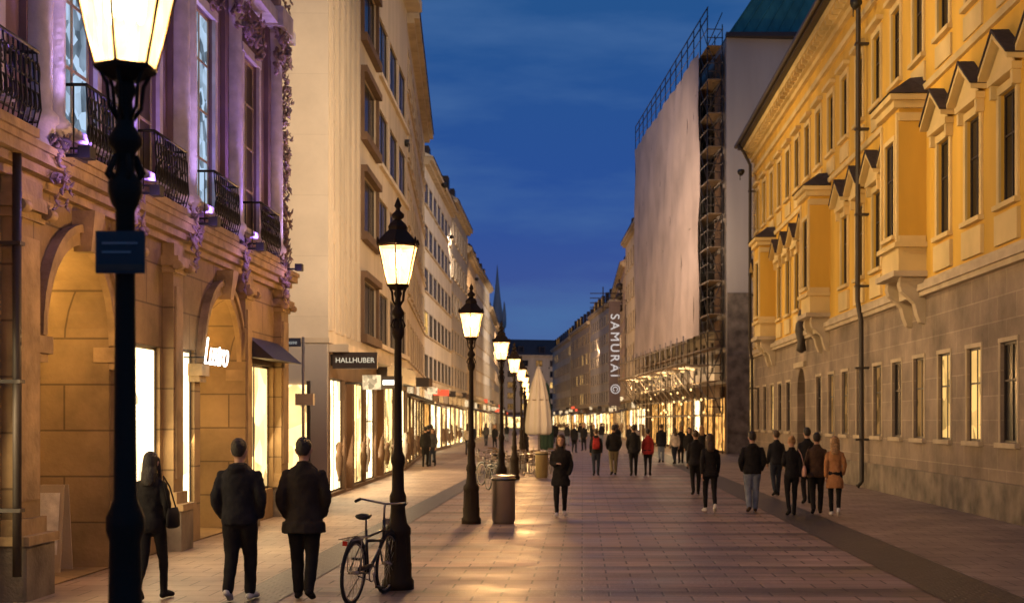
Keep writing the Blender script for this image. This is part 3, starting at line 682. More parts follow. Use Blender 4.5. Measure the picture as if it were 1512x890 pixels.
# ------------------------------------------------------------------ street lamps
M_lg=lampglass(); M_mantle=emis('gas_mantle',(1,.85,.55),14)
def street_lamp(x,y,power=430,sign=False):
    e=empty('street_lamp',(x,y,0))
    mb=MB()
    mb.lathe(0,0,[(.19,0),(.19,.1),(.16,.14),(.165,.3),(.15,.34),(.14,.62),(.155,.66),(.155,.72),(.11,.78),(.09,.9),(.085,1.0),(.1,1.04),(.1,1.1),(.075,1.16),(.068,1.45),(.085,1.5),(.085,1.56),(.052,1.64),(.046,2.4),(.042,2.95),(.06,2.98),(.075,3.03),(.075,3.08),(.045,3.12),(.04,3.18),(.05,3.22),(.075,3.25),(.075,3.28),(.04,3.34),(.032,3.45),(.05,3.5),(.03,3.56)],M_iron,16)
    for i in range(8):
        a=i*math.pi/4; mb.tube([(.145*math.cos(a),.145*math.sin(a),.12),(.13*math.cos(a),.13*math.sin(a),.62)],.018,M_iron,5)
    for s in range(6):
        a=s*math.pi/3; mb.tube([(.04*math.cos(a),.04*math.sin(a),3.06),(.085*math.cos(a),.085*math.sin(a),3.12),(.05*math.cos(a),.05*math.sin(a),3.2)],.012,M_iron,5)
    for s in range(6):
        a=math.pi/6+s*math.pi/3; cx,sy=math.cos(a),math.sin(a)
        mb.tube([(.03*cx,.03*sy,3.36),(.07*cx,.07*sy,3.42),(.08*cx,.08*sy,3.52),(.12*cx,.12*sy,3.6)],.010,M_iron,5)
    mb.build('post',e)
    hd=MB(); n=6; z0,z1=3.6,4.06; r0,r1=.135,.25
    def hx(r,z,k): a=math.pi/6+k*math.pi/3; return (r*math.cos(a),r*math.sin(a),z)
    hd.lathe(0,0,[(.06,3.54),(.14,3.585),(.14,3.605)],M_iron,6,smooth=False,rot=math.pi/6)
    for k in range(n):
        hd.tube([hx(r0,z0,k),hx(r1,z1,k)],.008,M_iron,5); hd.tube([hx(r1,z1,k),hx(r1,z1,k+1)],.014,M_iron,5); hd.tube([hx(r0,z0,k),hx(r0,z0,k+1)],.011,M_iron,5)
        hd.lathe(hx(.255,0,k)[0],hx(.255,0,k)[1],[(.012,4.06),(.022,4.1),(.005,4.16)],M_iron,6)
    hd.lathe(0,0,[(.275,4.07),(.265,4.1),(.2,4.17),(.15,4.22),(.12,4.25),(.125,4.29),(.1,4.33),(.06,4.36),(.03,4.39)],M_iron,6,smooth=False,rot=math.pi/6)
    hd.lathe(0,0,[(.02,4.36),(.07,4.4),(.075,4.44),(.03,4.48),(.025,4.51),(.045,4.54),(.03,4.58),(.005,4.64)],M_iron,10)
    hd.build('lantern_frame',e)
    gl=MB()
    for k in range(n): gl.face([hx(r0,z0+.008,k),hx(r0,z0+.008,k+1),hx(r1-.004,z1,k+1),hx(r1-.004,z1,k)],M_lg)
    gl.build('lantern_glass',e)
    mt=MB()
    for s in range(4):
        a=s*math.pi/2; mt.lathe(.07*math.cos(a),.07*math.sin(a),[(.008,3.8),(.022,3.84),(.026,3.92),(.012,3.98)],M_mantle,8)
    mt.tube([(0,0,3.98),(0,0,4.1)],.05,M_trim,8)
    mt.build('gas_mantles',e)
    if sign:
        sg=MB(); sg.box(-.11,.11,-.075,-.06,2.66,2.85,mat('blue_grey_sign',(.06,.065,.065),rough=.7,spec=.2)); sg.box(-.07,.07,-.06,0,2.72,2.78,M_dark)
        sg.box(-.08,.08,-.079,-.0755,2.79,2.80,M_steel); sg.box(-.08,.05,-.079,-.0755,2.75,2.76,M_steel); sg.box(-.10,.10,-.079,-.0755,2.672,2.70,M_brown)
        sg.build('sign_plate',e)
    light('POINT','gas_flame',(0,0,3.72),power,(1,.54,.20),.09,parent=e)
    return e
for i,(x,y) in enumerate([(-2.08,6.4),(-2.19,16.7),(-2.15,27.2),(-2.15,37.3),(-2.3,47.5),(-2.5,57.5),(-2.8,68),(-3.2,79),(-3.7,92),(-4.2,106),(-5.0,124),(-6,150),(-7.5,185)]):
    street_lamp(x,y,560 if i<7 else 950,sign=(i==0))

# ------------------------------------------------------------------ added floodlights, put in to brighten the facades (modelled fixtures, out of view)
def added_flood(loc,aim,power,ang,color=(1,.67,.30)):
    d=(Vector(aim)-Vector(loc)).normalized()
    mb=MB(); mb.tube([Vector((0,0,0))-d*.25,Vector((0,0,0))-d*.02],[.1,.17],M_dark,10); mb.tube([(0,0,0),(0,0,-.35)],.02,M_dark,6)
    mb.build('added_floodlight',loc=loc)
    light('SPOT','added_floodlight_lamp',tuple(Vector(loc)+d*.06),power,color,.2,aim,ang,1)
added_flood((-5.6,13,9.0),(8.4,27,9.6),6800,65)
added_flood((-6.4,31,12),(8.4,38,9.5),7200,80)
added_flood((-6.9,56,13),(8.4,58,10.5),6800,90)
added_flood((7.55,23.6,9.5),(-8.4,38,8.5),25000,44,(1,.75,.50))
added_flood((7.7,40,13.8),(-8,60,10),8500,90,(1,.72,.45))
added_flood((9.5,71,10),(10.5,84,16),2600,100,(1,.72,.48))
added_flood((-7.6,78,15),(7,98,14),19000,80,(1,.70,.47))
added_flood((7.4,66,13.6),(-9.6,100,9),17000,70,(1,.78,.56))
added_flood((-9.0,120,14),(3.9,155,9),13000,90,(1,.62,.34)); added_flood((3.7,152,11),(-11,172,9),18000,100,(1,.74,.5))
added_flood((-9.3,100,15),(-10,134,10),5000,60,(1,.74,.5))
added_flood((-11.5,190,12),(0,230,9),11000,100,(1,.62,.34)); added_flood((2.5,200,12),(-14,240,9),16000,100,(1,.66,.4))
added_flood((-7,296,13),(-12,333,8),14000,80,(1,.64,.36))

# ------------------------------------------------------------------ people
texw=bpy.data.textures.new('folds','CLOUDS'); texw.noise_scale=.11; texw.noise_depth=2
def cloth(name,c,rough=.85): return mat('cloth_'+name,c,rough=rough,var=.3,scale=6,bump=.3,bs=90,spec=.2)
CL=dict(black=cloth('black',(.012,.011,.012)),navy=cloth('navy',(.014,.014,.018)),grey=cloth('grey',(.05,.048,.05)),jeans=cloth('jeans',(.17,.20,.26)),darkjeans=cloth('darkjeans',(.025,.03,.045)),
 tan=cloth('tan',(.36,.17,.07)),red=cloth('red',(.24,.02,.02)),brown=cloth('brown',(.06,.035,.022)),coat=cloth('charcoal',(.026,.021,.017)),cream=cloth('cream',(.5,.42,.34)),pink=cloth('pink',(.5,.3,.25)),white=cloth('white',(.6,.57,.52)),khaki=cloth('khaki',(.2,.16,.09)))
M_skin=mat('skin',(.42,.25,.17),rough=.55,var=.08,bump=.05)
HAIR=dict(dark=mat('hair_dark',(.015,.011,.009),rough=.5,scale=30,var=.5,bump=.5,bs=60),brown=mat('hair_brown',(.05,.028,.015),rough=.5,scale=30,var=.5,bump=.5,bs=60),fair=mat('hair_fair',(.28,.16,.07),rough=.5,scale=30,var=.5,bump=.5,bs=60))
M_lips=mat('lips',(.3,.1,.08),rough=.5); M_eye=mat('eye',(.02,.015,.012),rough=.2)
def ell(mb,z_list,mt,seg=18):
    mb.grid([[(cx+rx*math.cos(2*math.pi*j/seg),cy+ry*math.sin(2*math.pi*j/seg),z) for j in range(seg)] for z,cx,cy,rx,ry in z_list],mt)
def limb(mb,pts,rad,mt,seg=12):
    pts=[Vector(p) for p in pts]; rad=[r if isinstance(r,tuple) else (r,r) for r in rad]
    P2=[];R2=[]
    for i in range(len(pts)-1):
        for k in range(4):
            t=k/4; P2.append(pts[i].lerp(pts[i+1],t)); R2.append((rad[i][0]*(1-t)+rad[i+1][0]*t,rad[i][1]*(1-t)+rad[i+1][1]*t))
    P2.append(pts[-1]); R2.append(rad[-1])
    for _ in range(2):
        Q=[P2[0]]+[(P2[i-1]+P2[i]*2+P2[i+1])/4 for i in range(1,len(P2)-1)]+[P2[-1]]; P2=Q
    t0=(P2[1]-P2[0]).normalized(); t1=(P2[-1]-P2[-2]).normalized(); a,b=R2[0],R2[-1]
    P2=[P2[0]-t0*a[1]*.7,P2[0]-t0*a[1]*.45]+P2+[P2[-1]+t1*b[1]*.45,P2[-1]+t1*b[1]*.7]
    R2=[(a[0]*.25,a[1]*.25),(a[0]*.75,a[1]*.75)]+R2+[(b[0]*.75,b[1]*.75),(b[0]*.25,b[1]*.25)]
    mb.tube(P2,R2,mt,seg)
def finish(mb,voxel,disp=0,smooth=3):
    """fuse the overlapping tubes of one garment into one continuous surface"""
    o=mb.build('tmp'); bm=bmesh.new(); bm.from_mesh(o.data); bmesh.ops.recalc_face_normals(bm,faces=bm.faces); bm.to_mesh(o.data); bm.free()
    r=o.modifiers.new('r','REMESH'); r.mode='VOXEL'; r.voxel_size=voxel; r.use_smooth_shade=True
    s=o.modifiers.new('s','SMOOTH'); s.factor=.5; s.iterations=smooth
    if disp:
        d=o.modifiers.new('d','DISPLACE'); d.texture=texw; d.strength=disp; d.mid_level=.5; d.texture_coords='LOCAL'
    bpy.context.view_layer.update()
    me=bpy.data.meshes.new_from_object(o.evaluated_get(bpy.context.evaluated_depsgraph_get()))
    m_=mb.mats[0]; v=[tuple(q.co) for q in me.vertices]; f=[tuple(p.vertices) for p in me.polygons]
    bpy.data.objects.remove(o); bpy.data.meshes.remove(me)
    return v,f,m_
def person(name,x,y,head=0,H=1.75,top='black',legs='darkjeans',hair='dark',style='short',coat=0,stride=.22,arms=('swing','swing'),lead=1,bag=None,shoe='black',build=1.0,vox=.022,female=False,hood=False):
    T=CL[top]; L=CL[legs]; hm=HAIR[hair]; parts=[]
    sw=.152*build*(.92 if female else 1); near=vox<.018
    lg=MB(); feet=[]
    for s in (-1,1):
        f=stride if s==lead else -stride
        hip=(s*.085,0,.90); az=.09 if f>=0 else .09+abs(f)*.28
        ank=(s*.075,f-.02,az); kn=(s*.088,f*.45+(.05 if f>=0 else .09),.49)
        k=build*(.9 if female else 1)
        limb(lg,[hip,kn,ank],[.098*k,.066*k,.052*k if not female else .042],L,14); feet.append((s,ank,f))
    ell(lg,[(.80,0,0,.11,.09),(.86,0,-.005,.155*build,.115*build),(.95,0,-.005,.16*build,.12*build),(1.02,0,0,.14,.10),(1.06,0,0,.10,.07)],L)
    parts.append(finish(lg,vox,.018 if near else .01))
    jk=MB(); b=build*(1.0 if not female else .9); hem=.84
    rows=[(hem,0,0,.168*b,.13*b),(.92,0,-.004,.172*b,.132*b),(1.02,0,0,.158*b,.122*b),(1.14,0,.004,.165*b,.126*b),(1.27,0,.004,.178*b,.134*b),(1.36,0,-.004,.172*b,.118*b),(1.42,0,-.01,.14*b,.095*b),(1.465,0,-.012,.09*b,.075*b),(1.51,0,-.005,.065,.066)]
    if coat: rows=[(coat,0,0,.215*b,.18*b),(coat+.12,0,0,.205*b,.165*b),(.84,0,0,.185*b,.142*b)]+rows[1:]
    ell(jk,rows,T,22)
    hands=[]
    for s,mode in zip((-1,1),arms):
        sh=(s*(sw+.005),-.005,1.375)
        if mode=='swing':
            q=-1 if s==lead else 1; a=.5*stride/.22*q
            el=(s*(sw+.062),-.02+.11*a,1.11); wr=(s*(sw+.055),.06+.24*a,.88)
        elif mode=='pocket': el=(s*(sw+.088),-.06,1.11); wr=(s*(sw+.03),.07,.92)
        elif mode=='hold': el=(s*(sw+.055),-.04,1.11); wr=(s*.07,.22,1.14)
        else: el=(s*(sw+.05),-.01,1.12); wr=(s*(sw+.045),.03,.88)
        limb(jk,[sh,el,wr],[.062*b,.053*b,.042],T,12)
        if mode!='pocket': hands.append((s,Vector(el),Vector(wr)))
    if hood: ell(jk,[(1.40,0,-.09,.09,.05),(1.45,0,-.10,.11,.06),(1.50,0,-.08,.09,.05)],T)
    else: ell(jk,[(1.45,0,-.01,.08,.078),(1.52,0,-.008,.068,.068)],T)
    parts.append(finish(jk,vox,.035 if near else .018))
    hd=MB()
    limb(hd,[(0,-.012,1.44),(0,.0,1.57)],[.058,.053],M_skin)
    ell(hd,[(1.505,0,.045,.02,.02),(1.52,0,.038,.042,.045),(1.55,0,.022,.058,.068),(1.585,0,.008,.068,.088),(1.62,0,.0,.073,.095),(1.66,0,-.006,.076,.098),(1.70,0,-.01,.07,.088),(1.73,0,-.014,.05,.062),(1.748,0,-.015,.018,.022)],M_skin,20)
    limb(hd,[(0,.088,1.64),(0,.112,1.598)],[.009,.014],M_skin,8)
    for s in (-1,1): limb(hd,[(s*.078,-.005,1.60),(s*.084,-.012,1.645)],[(.008,.016),(.01,.02)],M_skin,8)
    parts.append(finish(hd,.011,0,1))
    fc=MB()
    for s in (-1,1):
        limb(fc,[(s*.030-.010,.090,1.634),(s*.030+.010,.090,1.634)],[.006,.006],M_eye,6)
        limb(fc,[(s*.032-.014,.091,1.652),(s*.032+.014,.091,1.652)],[.004,.004],hm,6)
    fl_=MB(); limb(fl_,[(-.022,.084,1.566),(0,.088,1.568),(.022,.084,1.566)],[.004,.006,.004],M_lips,6)
    hr=MB()
    if style=='short':
        ell(hr,[(1.575,0,-.055,.045,.04),(1.60,0,-.048,.065,.056),(1.64,0,-.038,.079,.072),(1.675,0,-.022,.084,.094),(1.71,0,-.014,.082,.10),(1.75,0,-.014,.064,.08),(1.778,0,-.012,.03,.035)],hm)
    elif style=='long':
        ell(hr,[(1.36,0,-.105,.06,.03),(1.42,0,-.10,.09,.045),(1.50,0,-.075,.095,.06),(1.58,0,-.045,.09,.065),(1.64,0,-.038,.086,.08),(1.675,0,-.024,.086,.095),(1.71,0,-.014,.082,.10),(1.745,0,-.014,.062,.078),(1.77,0,-.015,.025,.03)],hm)
        for s in (-1,1): limb(hr,[(s*.074,.01,1.68),(s*.085,.02,1.58),(s*.085,.05,1.42)],[(.02,.03),(.022,.032),(.015,.02)],hm,8)
    else:
        ell(hr,[(1.60,0,-.042,.07,.062),(1.64,0,-.035,.081,.075),(1.675,0,-.022,.083,.09),(1.71,0,-.014,.078,.095),(1.745,0,-.014,.058,.07),(1.765,0,-.015,.025,.03)],hm)
        ell(hr,[(1.70,0,-.12,.015,.015),(1.72,0,-.12,.04,.04),(1.75,0,-.12,.042,.042),(1.78,0,-.12,.015,.015)],hm)
    parts.append(finish(hr,.012,.02,1))
    ex=MB()
    for s,el,wr in hands:
        d=(wr-el).normalized(); side=Vector((0,1,0)) if abs(d.y)<.75 else Vector((s*1.0,0,0)); side=(side-d*side.dot(d)).normalized(); nrm=d.cross(side).normalized()
        if nrm.x*s>0: nrm=-nrm
        w0=wr+d*.02
        limb(ex,[w0,w0+d*.045,w0+d*.085],[(.024,.018),(.036,.017),(.036,.014)],M_skin,10)
        for i,(ln,off) in enumerate(((.068,.027),(.076,.010),(.071,-.008),(.056,-.026))):
            b0=w0+d*.085+side*off
            limb(ex,[b0,b0+d*ln*.5+nrm*.008,b0+d*ln*.85+nrm*.03],[.0088,.008,.0068],M_skin,6)
        b0=w0+d*.03+side*.03
        limb(ex,[b0,b0+d*.03+side*.022+nrm*.01,b0+d*.058+side*.026+nrm*.02],[.012,.010,.008],M_skin,6)
    S=CL[shoe]
    for s,ank,f in feet:
        p=Vector(ank); 
        if f>=0: h=p+Vector((0,-.05,-.045)); t=p+Vector((s*.02,.18,-.055)); m2=p+Vector((s*.005,.06,-.03))
        else: h=p+Vector((0,-.05,-.015)); t=p+Vector((s*.02,.15,0)); t.z=.035; m2=p+Vector((0,.05,-.03))
        h.z=max(h.z,.04); t.z=max(t.z,.034)
        limb(ex,[h,m2,t],[(.036,.036),(.044,.046),(.04,.03)],S,10)
        limb(ex,[p+Vector((0,0,.03)),p+Vector((0,-.01,-.03))],[.042,.042],S,10)
    if bag:
        k,cn=bag; B=CL[cn]
        if k=='backpack':
            ell(ex,[(1.0,0,-.19,.10,.05),(1.02,0,-.2,.13,.075),(1.2,0,-.21,.14,.085),(1.36,0,-.19,.12,.07),(1.42,0,-.17,.07,.04)],B,16)
            for s in (-1,1): ex.tube([(s*.09,-.13,1.38),(s*.10,-.02,1.475),(s*.10,.11,1.36),(s*.11,.13,1.2),(s*.14,0,1.05)],[(.02,.006)]*5,B,6)
        else:
            s=1 if k=='bag_r' else -1; X=s*.27
            ell(ex,[(.86,X,0,.03,.10),(.88,X,0,.055,.15),(1.02,X,0,.055,.145),(1.10,X,0,.03,.12)],B,14)
            ex.tube([(X,.09,1.08),(s*.2,.06,1.35),(s*.15,0,1.475),(s*.2,-.08,1.35),(X,-.09,1.08)],.009,B,6)
    out=MB()
    for v,f,m_ in parts:
        bse=len(out.v); k=out.m(m_); out.v+=v; out.f+=[tuple(bse+i for i in q) for q in f]; out.mi+=[k]*len(f); out.sm+=[True]*len(f)
    for e in (ex,fc,fl_):
        bse=len(out.v); out.v+=e.v; out.f+=[tuple(bse+i for i in q) for q in e.f]; out.mi+=[out.m(e.mats[i]) for i in e.mi]; out.sm+=e.sm
    o=out.build(name); o.location=(x,y,.006); o.rotation_euler=(0,0,math.radians(head)); sc_=H/1.78; o.scale=(sc_,sc_,sc_)
    return o
V=.014
person('walking_woman',-4.78,15.6,-8,1.66,'black','black','dark','long',0,.2,('pocket','pocket'),1,('bag_r','black'),vox=V,female=True)
person('walking_man',-3.78,15.5,-4,1.80,'navy','black','dark','short',0,.16,('pocket','pocket'),1,None,'white',1.16,vox=V,hood=True)
person('walking_man',-3.09,15.6,2,1.81,'coat','black','dark','short',.74,.12,('pocket','pocket'),-1,None,'black',1.12,vox=V)
person('walking_woman',-.45,29.1,178,1.72,'black','black','brown','long',.66,.1,('pocket','hold'),1,None,'white',1.08,vox=V,female=True)
person('pedestrian',.49,50.5,0,1.70,'black','darkjeans','brown','short',0,.14,bag=('backpack','red'))
person('pedestrian',1.13,51.0,5,1.83,'black','khaki','dark','short',0,.14,('pocket','pocket'),build=1.1)
person('pedestrian',1.83,50.3,0,1.84,'black','black','dark','short',.78,.16,('pocket','swing'))
person('pedestrian',2.35,50.5,-5,1.70,'red','black','dark','short',.8,.14,female=True)
person('pedestrian',3.02,37.5,0,1.74,'black','black','brown','short',.8,.14)
person('pedestrian',2.76,30.4,4,1.72,'black','black','brown','long',.8,.22,('swing','swing'),-1,None,'white',vox=V,female=True)
person('pedestrian',3.68,30.5,0,1.76,'black','jeans','dark','short',0,.1,('pocket','pocket'),1,None,'brown',1.18,vox=V,hood=True)
person('pedestrian',4.37,29.4,2,1.68,'black','black','fair','bun',0,.12,('hold','swing'),1,('bag_r','pink'),'black',vox=V,female=True)
person('pedestrian',5.35,33.5,0,1.83,'black','black','dark','short',0,.12,('swing','swing'))
person('pedestrian',5.1,37,10,1.74,'navy','darkjeans','brown','short',0,.12)
person('pedestrian',4.98,29.9,-8,1.74,'brown','black','dark','short',.8,.14,('pocket','swing'),bag=('bag_l','brown'),vox=V)
person('pedestrian',5.24,29.2,-10,1.68,'tan','black','fair','long',.62,.2,('swing','pocket'),-1,None,'white',vox=V,female=True)
far=[(3.7,66,0,'navy','jeans'),(4.2,64,20,'cream','darkjeans'),(4.55,65,0,'black','black'),(4.4,58,180,'black','jeans'),(4.75,56,0,'black','black'),(-6.7,60,0,'black','black'),(-6.5,61,170,'grey','darkjeans'),(-6.9,63,10,'black','jeans'),(-7.1,66,0,'navy','black'),
 (-6.5,80,0,'black','black'),(-7.2,92,0,'grey','black'),(-6.1,98,180,'black','black'),(-.5,86,0,'black','black'),(0.1,92,180,'grey','jeans'),(.8,100,0,'black','black'),(-1.2,110,0,'navy','black'),(-2.3,120,0,'black','black'),(1.8,76,0,'brown','black'),(3.1,82,0,'black','black'),(1.6,118,0,'black','black'),(-3.6,140,0,'black','black'),(-7.0,130,0,'black','black'),(3.2,96,180,'cream','black'),(2.2,88,0,'black','black'),(-7.4,108,0,'black','black'),(-.2,130,0,'black','black'),(1.0,150,0,'black','black')]
protos=[]
for i,(x,y,h,t,l) in enumerate(far):
    if i<8:
        o=person('pedestrian',x,y,h,U(1.66,1.84),t,l,random.choice(('dark','brown','fair')),random.choice(('short','long','short')),random.choice((0,.75)),U(.1,.2),vox=.03); protos.append(o)
    else:
        q=random.choice(protos); o=bpy.data.objects.new('pedestrian',q.data); COL.objects.link(o); o.location=(x,y,.006); o.rotation_euler=(0,0,math.radians(h+U(-15,15))); o.scale=[U(.95,1.03)]*3

# ------------------------------------------------------------------ bicycle
def bicycle(x,y,rz,lean=0):
    e=empty('bicycle',(x,y,0),rz); e.rotation_euler=(0,lean,rz)
    mb=MB(); r=.34
    M_rub=mat('tyre_rubber',(.015,.015,.015),rough=.8); M_red=mat('bicycle_paint',(.02,.02,.022),rough=.3,spec=.6)
    for cy in (0,1.06):
        mb.tube([(0,cy+r*math.cos(t),r+.002+r*math.sin(t)-.0) for t in [2*math.pi*j/36 for j in range(36)]],.02,M_rub,8,closed=True)
        mb.tube([(0,cy+(r-.03)*math.cos(t),r+.002+(r-.03)*math.sin(t)) for t in [2*math.pi*j/36 for j in range(36)]],.011,M_steel,6,closed=True)
        for j in range(24):
            t=2*math.pi*j/24; mb.tube([((-1)**j*.03,cy,r),(0,cy+(r-.03)*math.cos(t),r+(r-.03)*math.sin(t))],.0022,M_steel,4)
        mb.tube([(-.06,cy,r),(.06,cy,r)],.02,M_steel,8)
        a0,a1=(math.radians(5),math.radians(190)) if cy==0 else (math.radians(-10),math.radians(130))
        mb.tube([(0,cy+(-1 if cy==0 else 1)*(r+.035)*math.cos(a0+(a1-a0)*j/14)*(1),r+(r+.035)*math.sin(a0+(a1-a0)*j/14)) for j in range(15)],[(.025,.004)]*15,M_red,6)
    bb=(0,.45,.29); st=(0,.30,.78); hd=(0,.86,.86); hb=(0,.90,.62)
    for a,b,q in ((bb,st,.017),(bb,hb,.02),((0,.33,.66),hb,.017),((0,.325,.70),(0,.875,.74),.014),(hd,hb,.02)): mb.tube([a,b],q,M_red,8)
    for s in (-.055,.055):
        mb.tube([(s*.4,.45,.29),(s,0,r)],.01,M_red,6); mb.tube([(s*.3,.31,.72),(s,0,r)],.008,M_red,6)
        mb.tube([(s*.8,.905,.60),(s,.96,.5),(s,1.06,r)],.011,M_red,6)
        mb.tube([(s*1.3,0,r),(s*1.4,-.02,.72)],.006,M_steel,5); mb.tube([(s*1.4,-.3,.72),(s*1.4,.22,.72)],.006,M_steel,5)
    for yy in (-.28,-.15,0,.12,.22): mb.tube([(-.077,yy,.72),(.077,yy,.72)],.005,M_steel,5)
    mb.tube([st,(0,.27,.92)],.013,M_steel,8)
    mb.grid([[(w*math.cos(a)+0,yy,.94+h*math.sin(a)) for a in [2*math.pi*j/10 for j in range(10)]] for yy,w,h in ((.12,.03,.015),(.14,.08,.035),(.22,.075,.035),(.30,.035,.025),(.40,.02,.018),(.42,.01,.008))],M_dark)
    mb.tube([hd,(0,.85,1.0),(0,.87,1.04)],.013,M_steel,8)
    mb.tube([(-.29,.70,1.06),(-.27,.80,1.08),(-.12,.90,1.05),(0,.88,1.04),(.12,.90,1.05),(.27,.80,1.08),(.29,.70,1.06)],.012,M_steel,8)
    for s in (-1,1): mb.tube([(s*.29,.68,1.058),(s*.28,.79,1.078)],.018,M_dark,8)
    ch=[(.05,.45+.09*math.cos(t),.29+.09*math.sin(t)) for t in [2*math.pi*j/20 for j in range(20)]]; mb.tube(ch,.008,M_steel,6,closed=True)
    mb.tube([(.05,.45,.385),(.05,0,.375)],[(.008,.03)]*2,M_red,6); mb.tube([(.05,.45,.2),(.05,0,.31)],.005,M_dark,5)
    mb.tube([(.06,.45,.29),(.08,.52,.14)],.01,M_steel,6); mb.tube([(-.06,.45,.29),(-.08,.38,.44)],.01,M_steel,6)
    mb.box(.08,.17,.49,.56,.12,.145,M_dark); mb.box(-.17,-.08,.35,.42,.43,.455,M_dark)
    mb.box(-.03,.03,.93,.97,.80,.87,M_steel); mb.box(-.025,.025,-.32,-.30,.66,.71,mat('reflector_red',(.4,.02,.01),rough=.3))
    mb.tube([(-.05,.35,.28),(-.16,.28,.02)],.008,M_steel,5)
    mb.build('frame_and_wheels',e); return e
bicycle(-2.52,15.35,math.radians(-12),math.radians(4))
bicycle(-2.35,39.5,math.radians(20),math.radians(3))
bicycle(-2.6,42.5,math.radians(30),math.radians(3))

# ------------------------------------------------------------------ bins
def bin_(x,y,h=.93,r=.225,mt=None):
    mb=MB(); mt=mt or mat('bin_steel',(.50,.44,.38),rough=.3,metal=.9,var=.12,bump=.04)
    mb.lathe(x,y,[(r*.9,.0),(r*.9,.04),(r,.05),(r,h-.12),(r+.012,h-.11),(r+.012,h-.05),(r-.01,h-.04),(r-.01,h-.02),(r+.015,h-.015),(r+.01,h),(r-.06,h+.015),(r-.07,h-.1),(.01,h-.1)],mt,28)
    mb.lathe(x,y,[(r+.014,h-.10),(r+.016,h-.09),(r+.016,h-.065),(r+.014,h-.06)],M_dark,28)
    mb.build('litter_bin')
bin_(-1.53,27.3); bin_(-1.42,48.9,.9,.22,mat('bin_brass',(.40,.30,.14),rough=.4,metal=.3))

# ------------------------------------------------------------------ parasols + cafe
def parasol(x,y,h,w,mt):
    mb=MB(); n=48; prof=[(.03,h),(.10,h-.2),(w*.22,h-.7),(w*.33,h-1.3),(w*.41,h-2.0),(w*.46,h-2.6),(w*.45,h-2.95),(w*.36,h-3.05)]
    rings=[[(x+r*(1+.16*math.cos(8*2*math.pi*j/n+r))*math.cos(2*math.pi*j/n),y+r*(1+.16*math.cos(8*2*math.pi*j/n+r))*math.sin(2*math.pi*j/n),z) for j in range(n)] for r,z in prof]
    mb.grid(rings,mt); mb.tube([(x,y,0),(x,y,h+.1)],.03,M_steel,8); mb.lathe(x,y,[(.35,0),(.35,.08),(.06,.12),(.05,.4)],M_plinth,16)
    mb.tube([(x+w*.36*math.cos(t),y+w*.36*math.sin(t),h-1.5) for t in [2*math.pi*j/16 for j in range(16)]],.015,M_brown,5,closed=True)
    mb.build('closed_parasol')
parasol(-1.95,62.5,4.4,1.15,M_canvas); parasol(-1.62,64,3.7,.6,mat('parasol_canvas_green',(.03,.06,.04),var=.1)); parasol(-2.2,73,4.3,1.1,M_canvas)
def table(x,y):
    mb=MB(); mb.lathe(x,y,[(.22,0),(.22,.02),(.025,.05),(.025,.71),(.34,.72),(.34,.75)],M_steel,20); mb.build('cafe_table')
def chair(x,y,a):
    mb=MB()
    for sx in (-.2,.2):
        for sy in (-.19,.19): mb.tube([(sx*1.1,sy*1.1,0),(sx,sy,.45)],.012,M_steel,6)
        mb.tube([(sx,-.19,.45),(sx,-.24,.86)],.012,M_steel,6)
    mb.box(-.21,.21,-.2,.21,.44,.465,M_brown)
    for z in (.6,.7,.8): mb.hexa([(-.2,-.225,z),(.2,-.225,z),(.2,-.21,z),(-.2,-.21,z),(-.2,-.235,z+.06),(.2,-.235,z+.06),(.2,-.22,z+.06),(-.2,-.22,z+.06)],M_brown)
    o=mb.build('cafe_chair',loc=(x,y,0)); o.rotation_euler=(0,0,a)
for x,y in ((-2.9,50.5),(-2.0,52.5),(-3.2,53.5),(-2.4,55.5),(-3.4,57),(-1.8,54.5),(-1.2,58),(-3.8,60)):
    table(x,y); chair(x-.6,y,math.radians(-90)); chair(x+.6,y+.1,math.radians(90)); chair(x,y-.6,0)

# ------------------------------------------------------------------ small street things
mb=MB(); mb.tube([(-6.55,33,0),(-6.55,33,3.95)],.035,M_steel,10); mb.lathe(-6.55,33,[(.06,0),(.06,.12),(.036,.16)],M_steel,10)
mb.box(-7.35,-6.6,32.94,32.97,3.72,3.92,mat('street_sign_blue',(.03,.04,.08),rough=.4)); mb.box(-6.72,-6.3,32.9,33.1,2.35,2.62,M_framew)
ss=mb.build('street_name_sign'); text('Kapellgasse',.13,(-6.98,32.93,3.82),(math.radians(90),0,0),emis('sign_letters',(.8,.8,.75),.5),'lettering',ss,.003)
mb=MB()
for y0,y1 in ((18.3,18.45),(18.75,18.6)):
    mb.hexa([(-7.15,y0,.02),(-6.8,y0,.02),(-6.8,y0+.03,.02),(-7.15,y0+.03,.02),(-7.15,y1,1.15),(-6.8,y1,1.15),(-6.8,y1+.03,1.15),(-7.15,y1+.03,1.15)],M_framew)
mb.hexa([(-7.11,18.29,.25),(-6.84,18.29,.25),(-6.84,18.3,.25),(-7.11,18.3,.25),(-7.11,18.41,1.05),(-6.84,18.41,1.05),(-6.84,18.42,1.05),(-7.11,18.42,1.05)],CL['white'])
mb.build('sandwich_board')

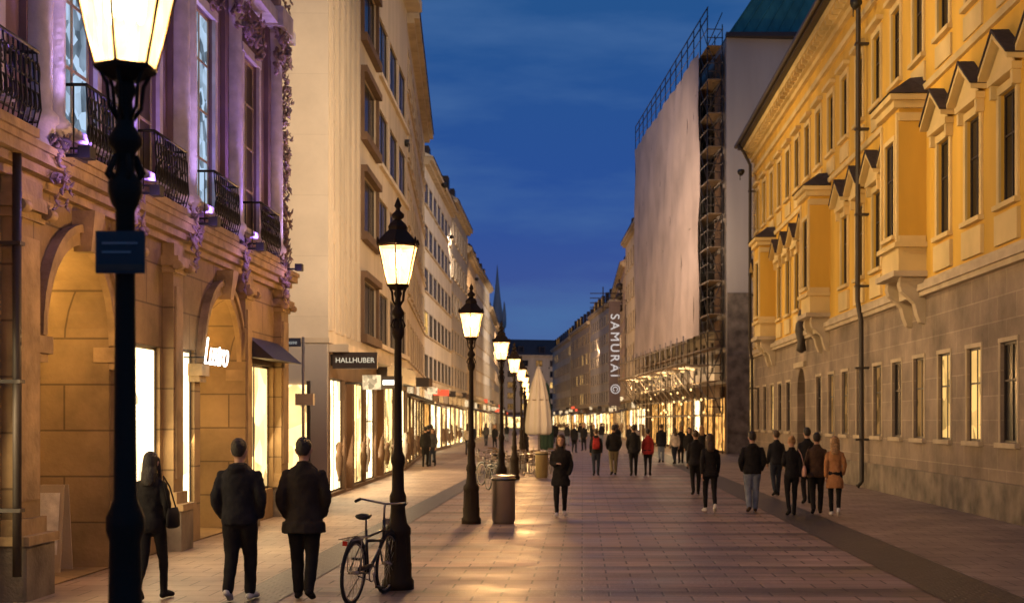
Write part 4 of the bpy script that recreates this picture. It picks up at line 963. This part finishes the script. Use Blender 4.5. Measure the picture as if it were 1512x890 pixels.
# ------------------------------------------------------------------ world
w=bpy.data.worlds.new('World'); scene.world=w; w.use_nodes=True; nt=w.node_tree; bg=nt.nodes['Background']
tc=N(nt,'ShaderNodeTexCoord'); sp=N(nt,'ShaderNodeSeparateXYZ'); nt.links.new(tc.outputs['Generated'],sp.inputs[0])
cr=N(nt,'ShaderNodeValToRGB'); nt.links.new(sp.outputs[2],cr.inputs[0]); els=cr.color_ramp.elements
els[0].position=0; els[0].color=(.10,.10,.24,1); els[1].position=.32; els[1].color=(.016,.082,.235,1)
e=els.new(.07); e.color=(.050,.085,.28,1)
e=els.new(.15); e.color=(.022,.072,.285,1)
mp=N(nt,'ShaderNodeMapping'); mp.inputs['Scale'].default_value=(2,2,9); nt.links.new(tc.outputs['Generated'],mp.inputs[0])
nz=N(nt,'ShaderNodeTexNoise'); nz.inputs['Scale'].default_value=1.9; nz.inputs['Detail'].default_value=7; nz.inputs['Roughness'].default_value=.55; nt.links.new(mp.outputs[0],nz.inputs['Vector'])
mr=N(nt,'ShaderNodeMapRange'); nt.links.new(nz.outputs['Fac'],mr.inputs[0]); mr.inputs[1].default_value=.42; mr.inputs[2].default_value=.7; mr.inputs[3].default_value=0; mr.inputs[4].default_value=.9
mx=N(nt,'ShaderNodeMix',data_type='RGBA'); nt.links.new(mr.outputs[0],mx.inputs['Factor']); nt.links.new(cr.outputs[0],mx.inputs['A']); mx.inputs['B'].default_value=(.06,.14,.33,1)
nt.links.new(mx.outputs['Result'],bg.inputs[0]); bg.inputs[1].default_value=1.08

# ------------------------------------------------------------------ camera
cam=bpy.data.cameras.new('Camera'); co=bpy.data.objects.new('Camera',cam); COL.objects.link(co)
co.location=(0,0,2.0); co.rotation_euler=(math.radians(90),0,0)
cam.sensor_width=36; cam.lens=49.45; cam.shift_x=-104/1512; cam.shift_y=175/1512
cam.clip_end=3000; cam.dof.use_dof=True; cam.dof.focus_distance=17; cam.dof.aperture_fstop=2.8
scene.camera=co
scene.view_settings.view_transform='Standard'; scene.view_settings.look='None'; scene.view_settings.exposure=0
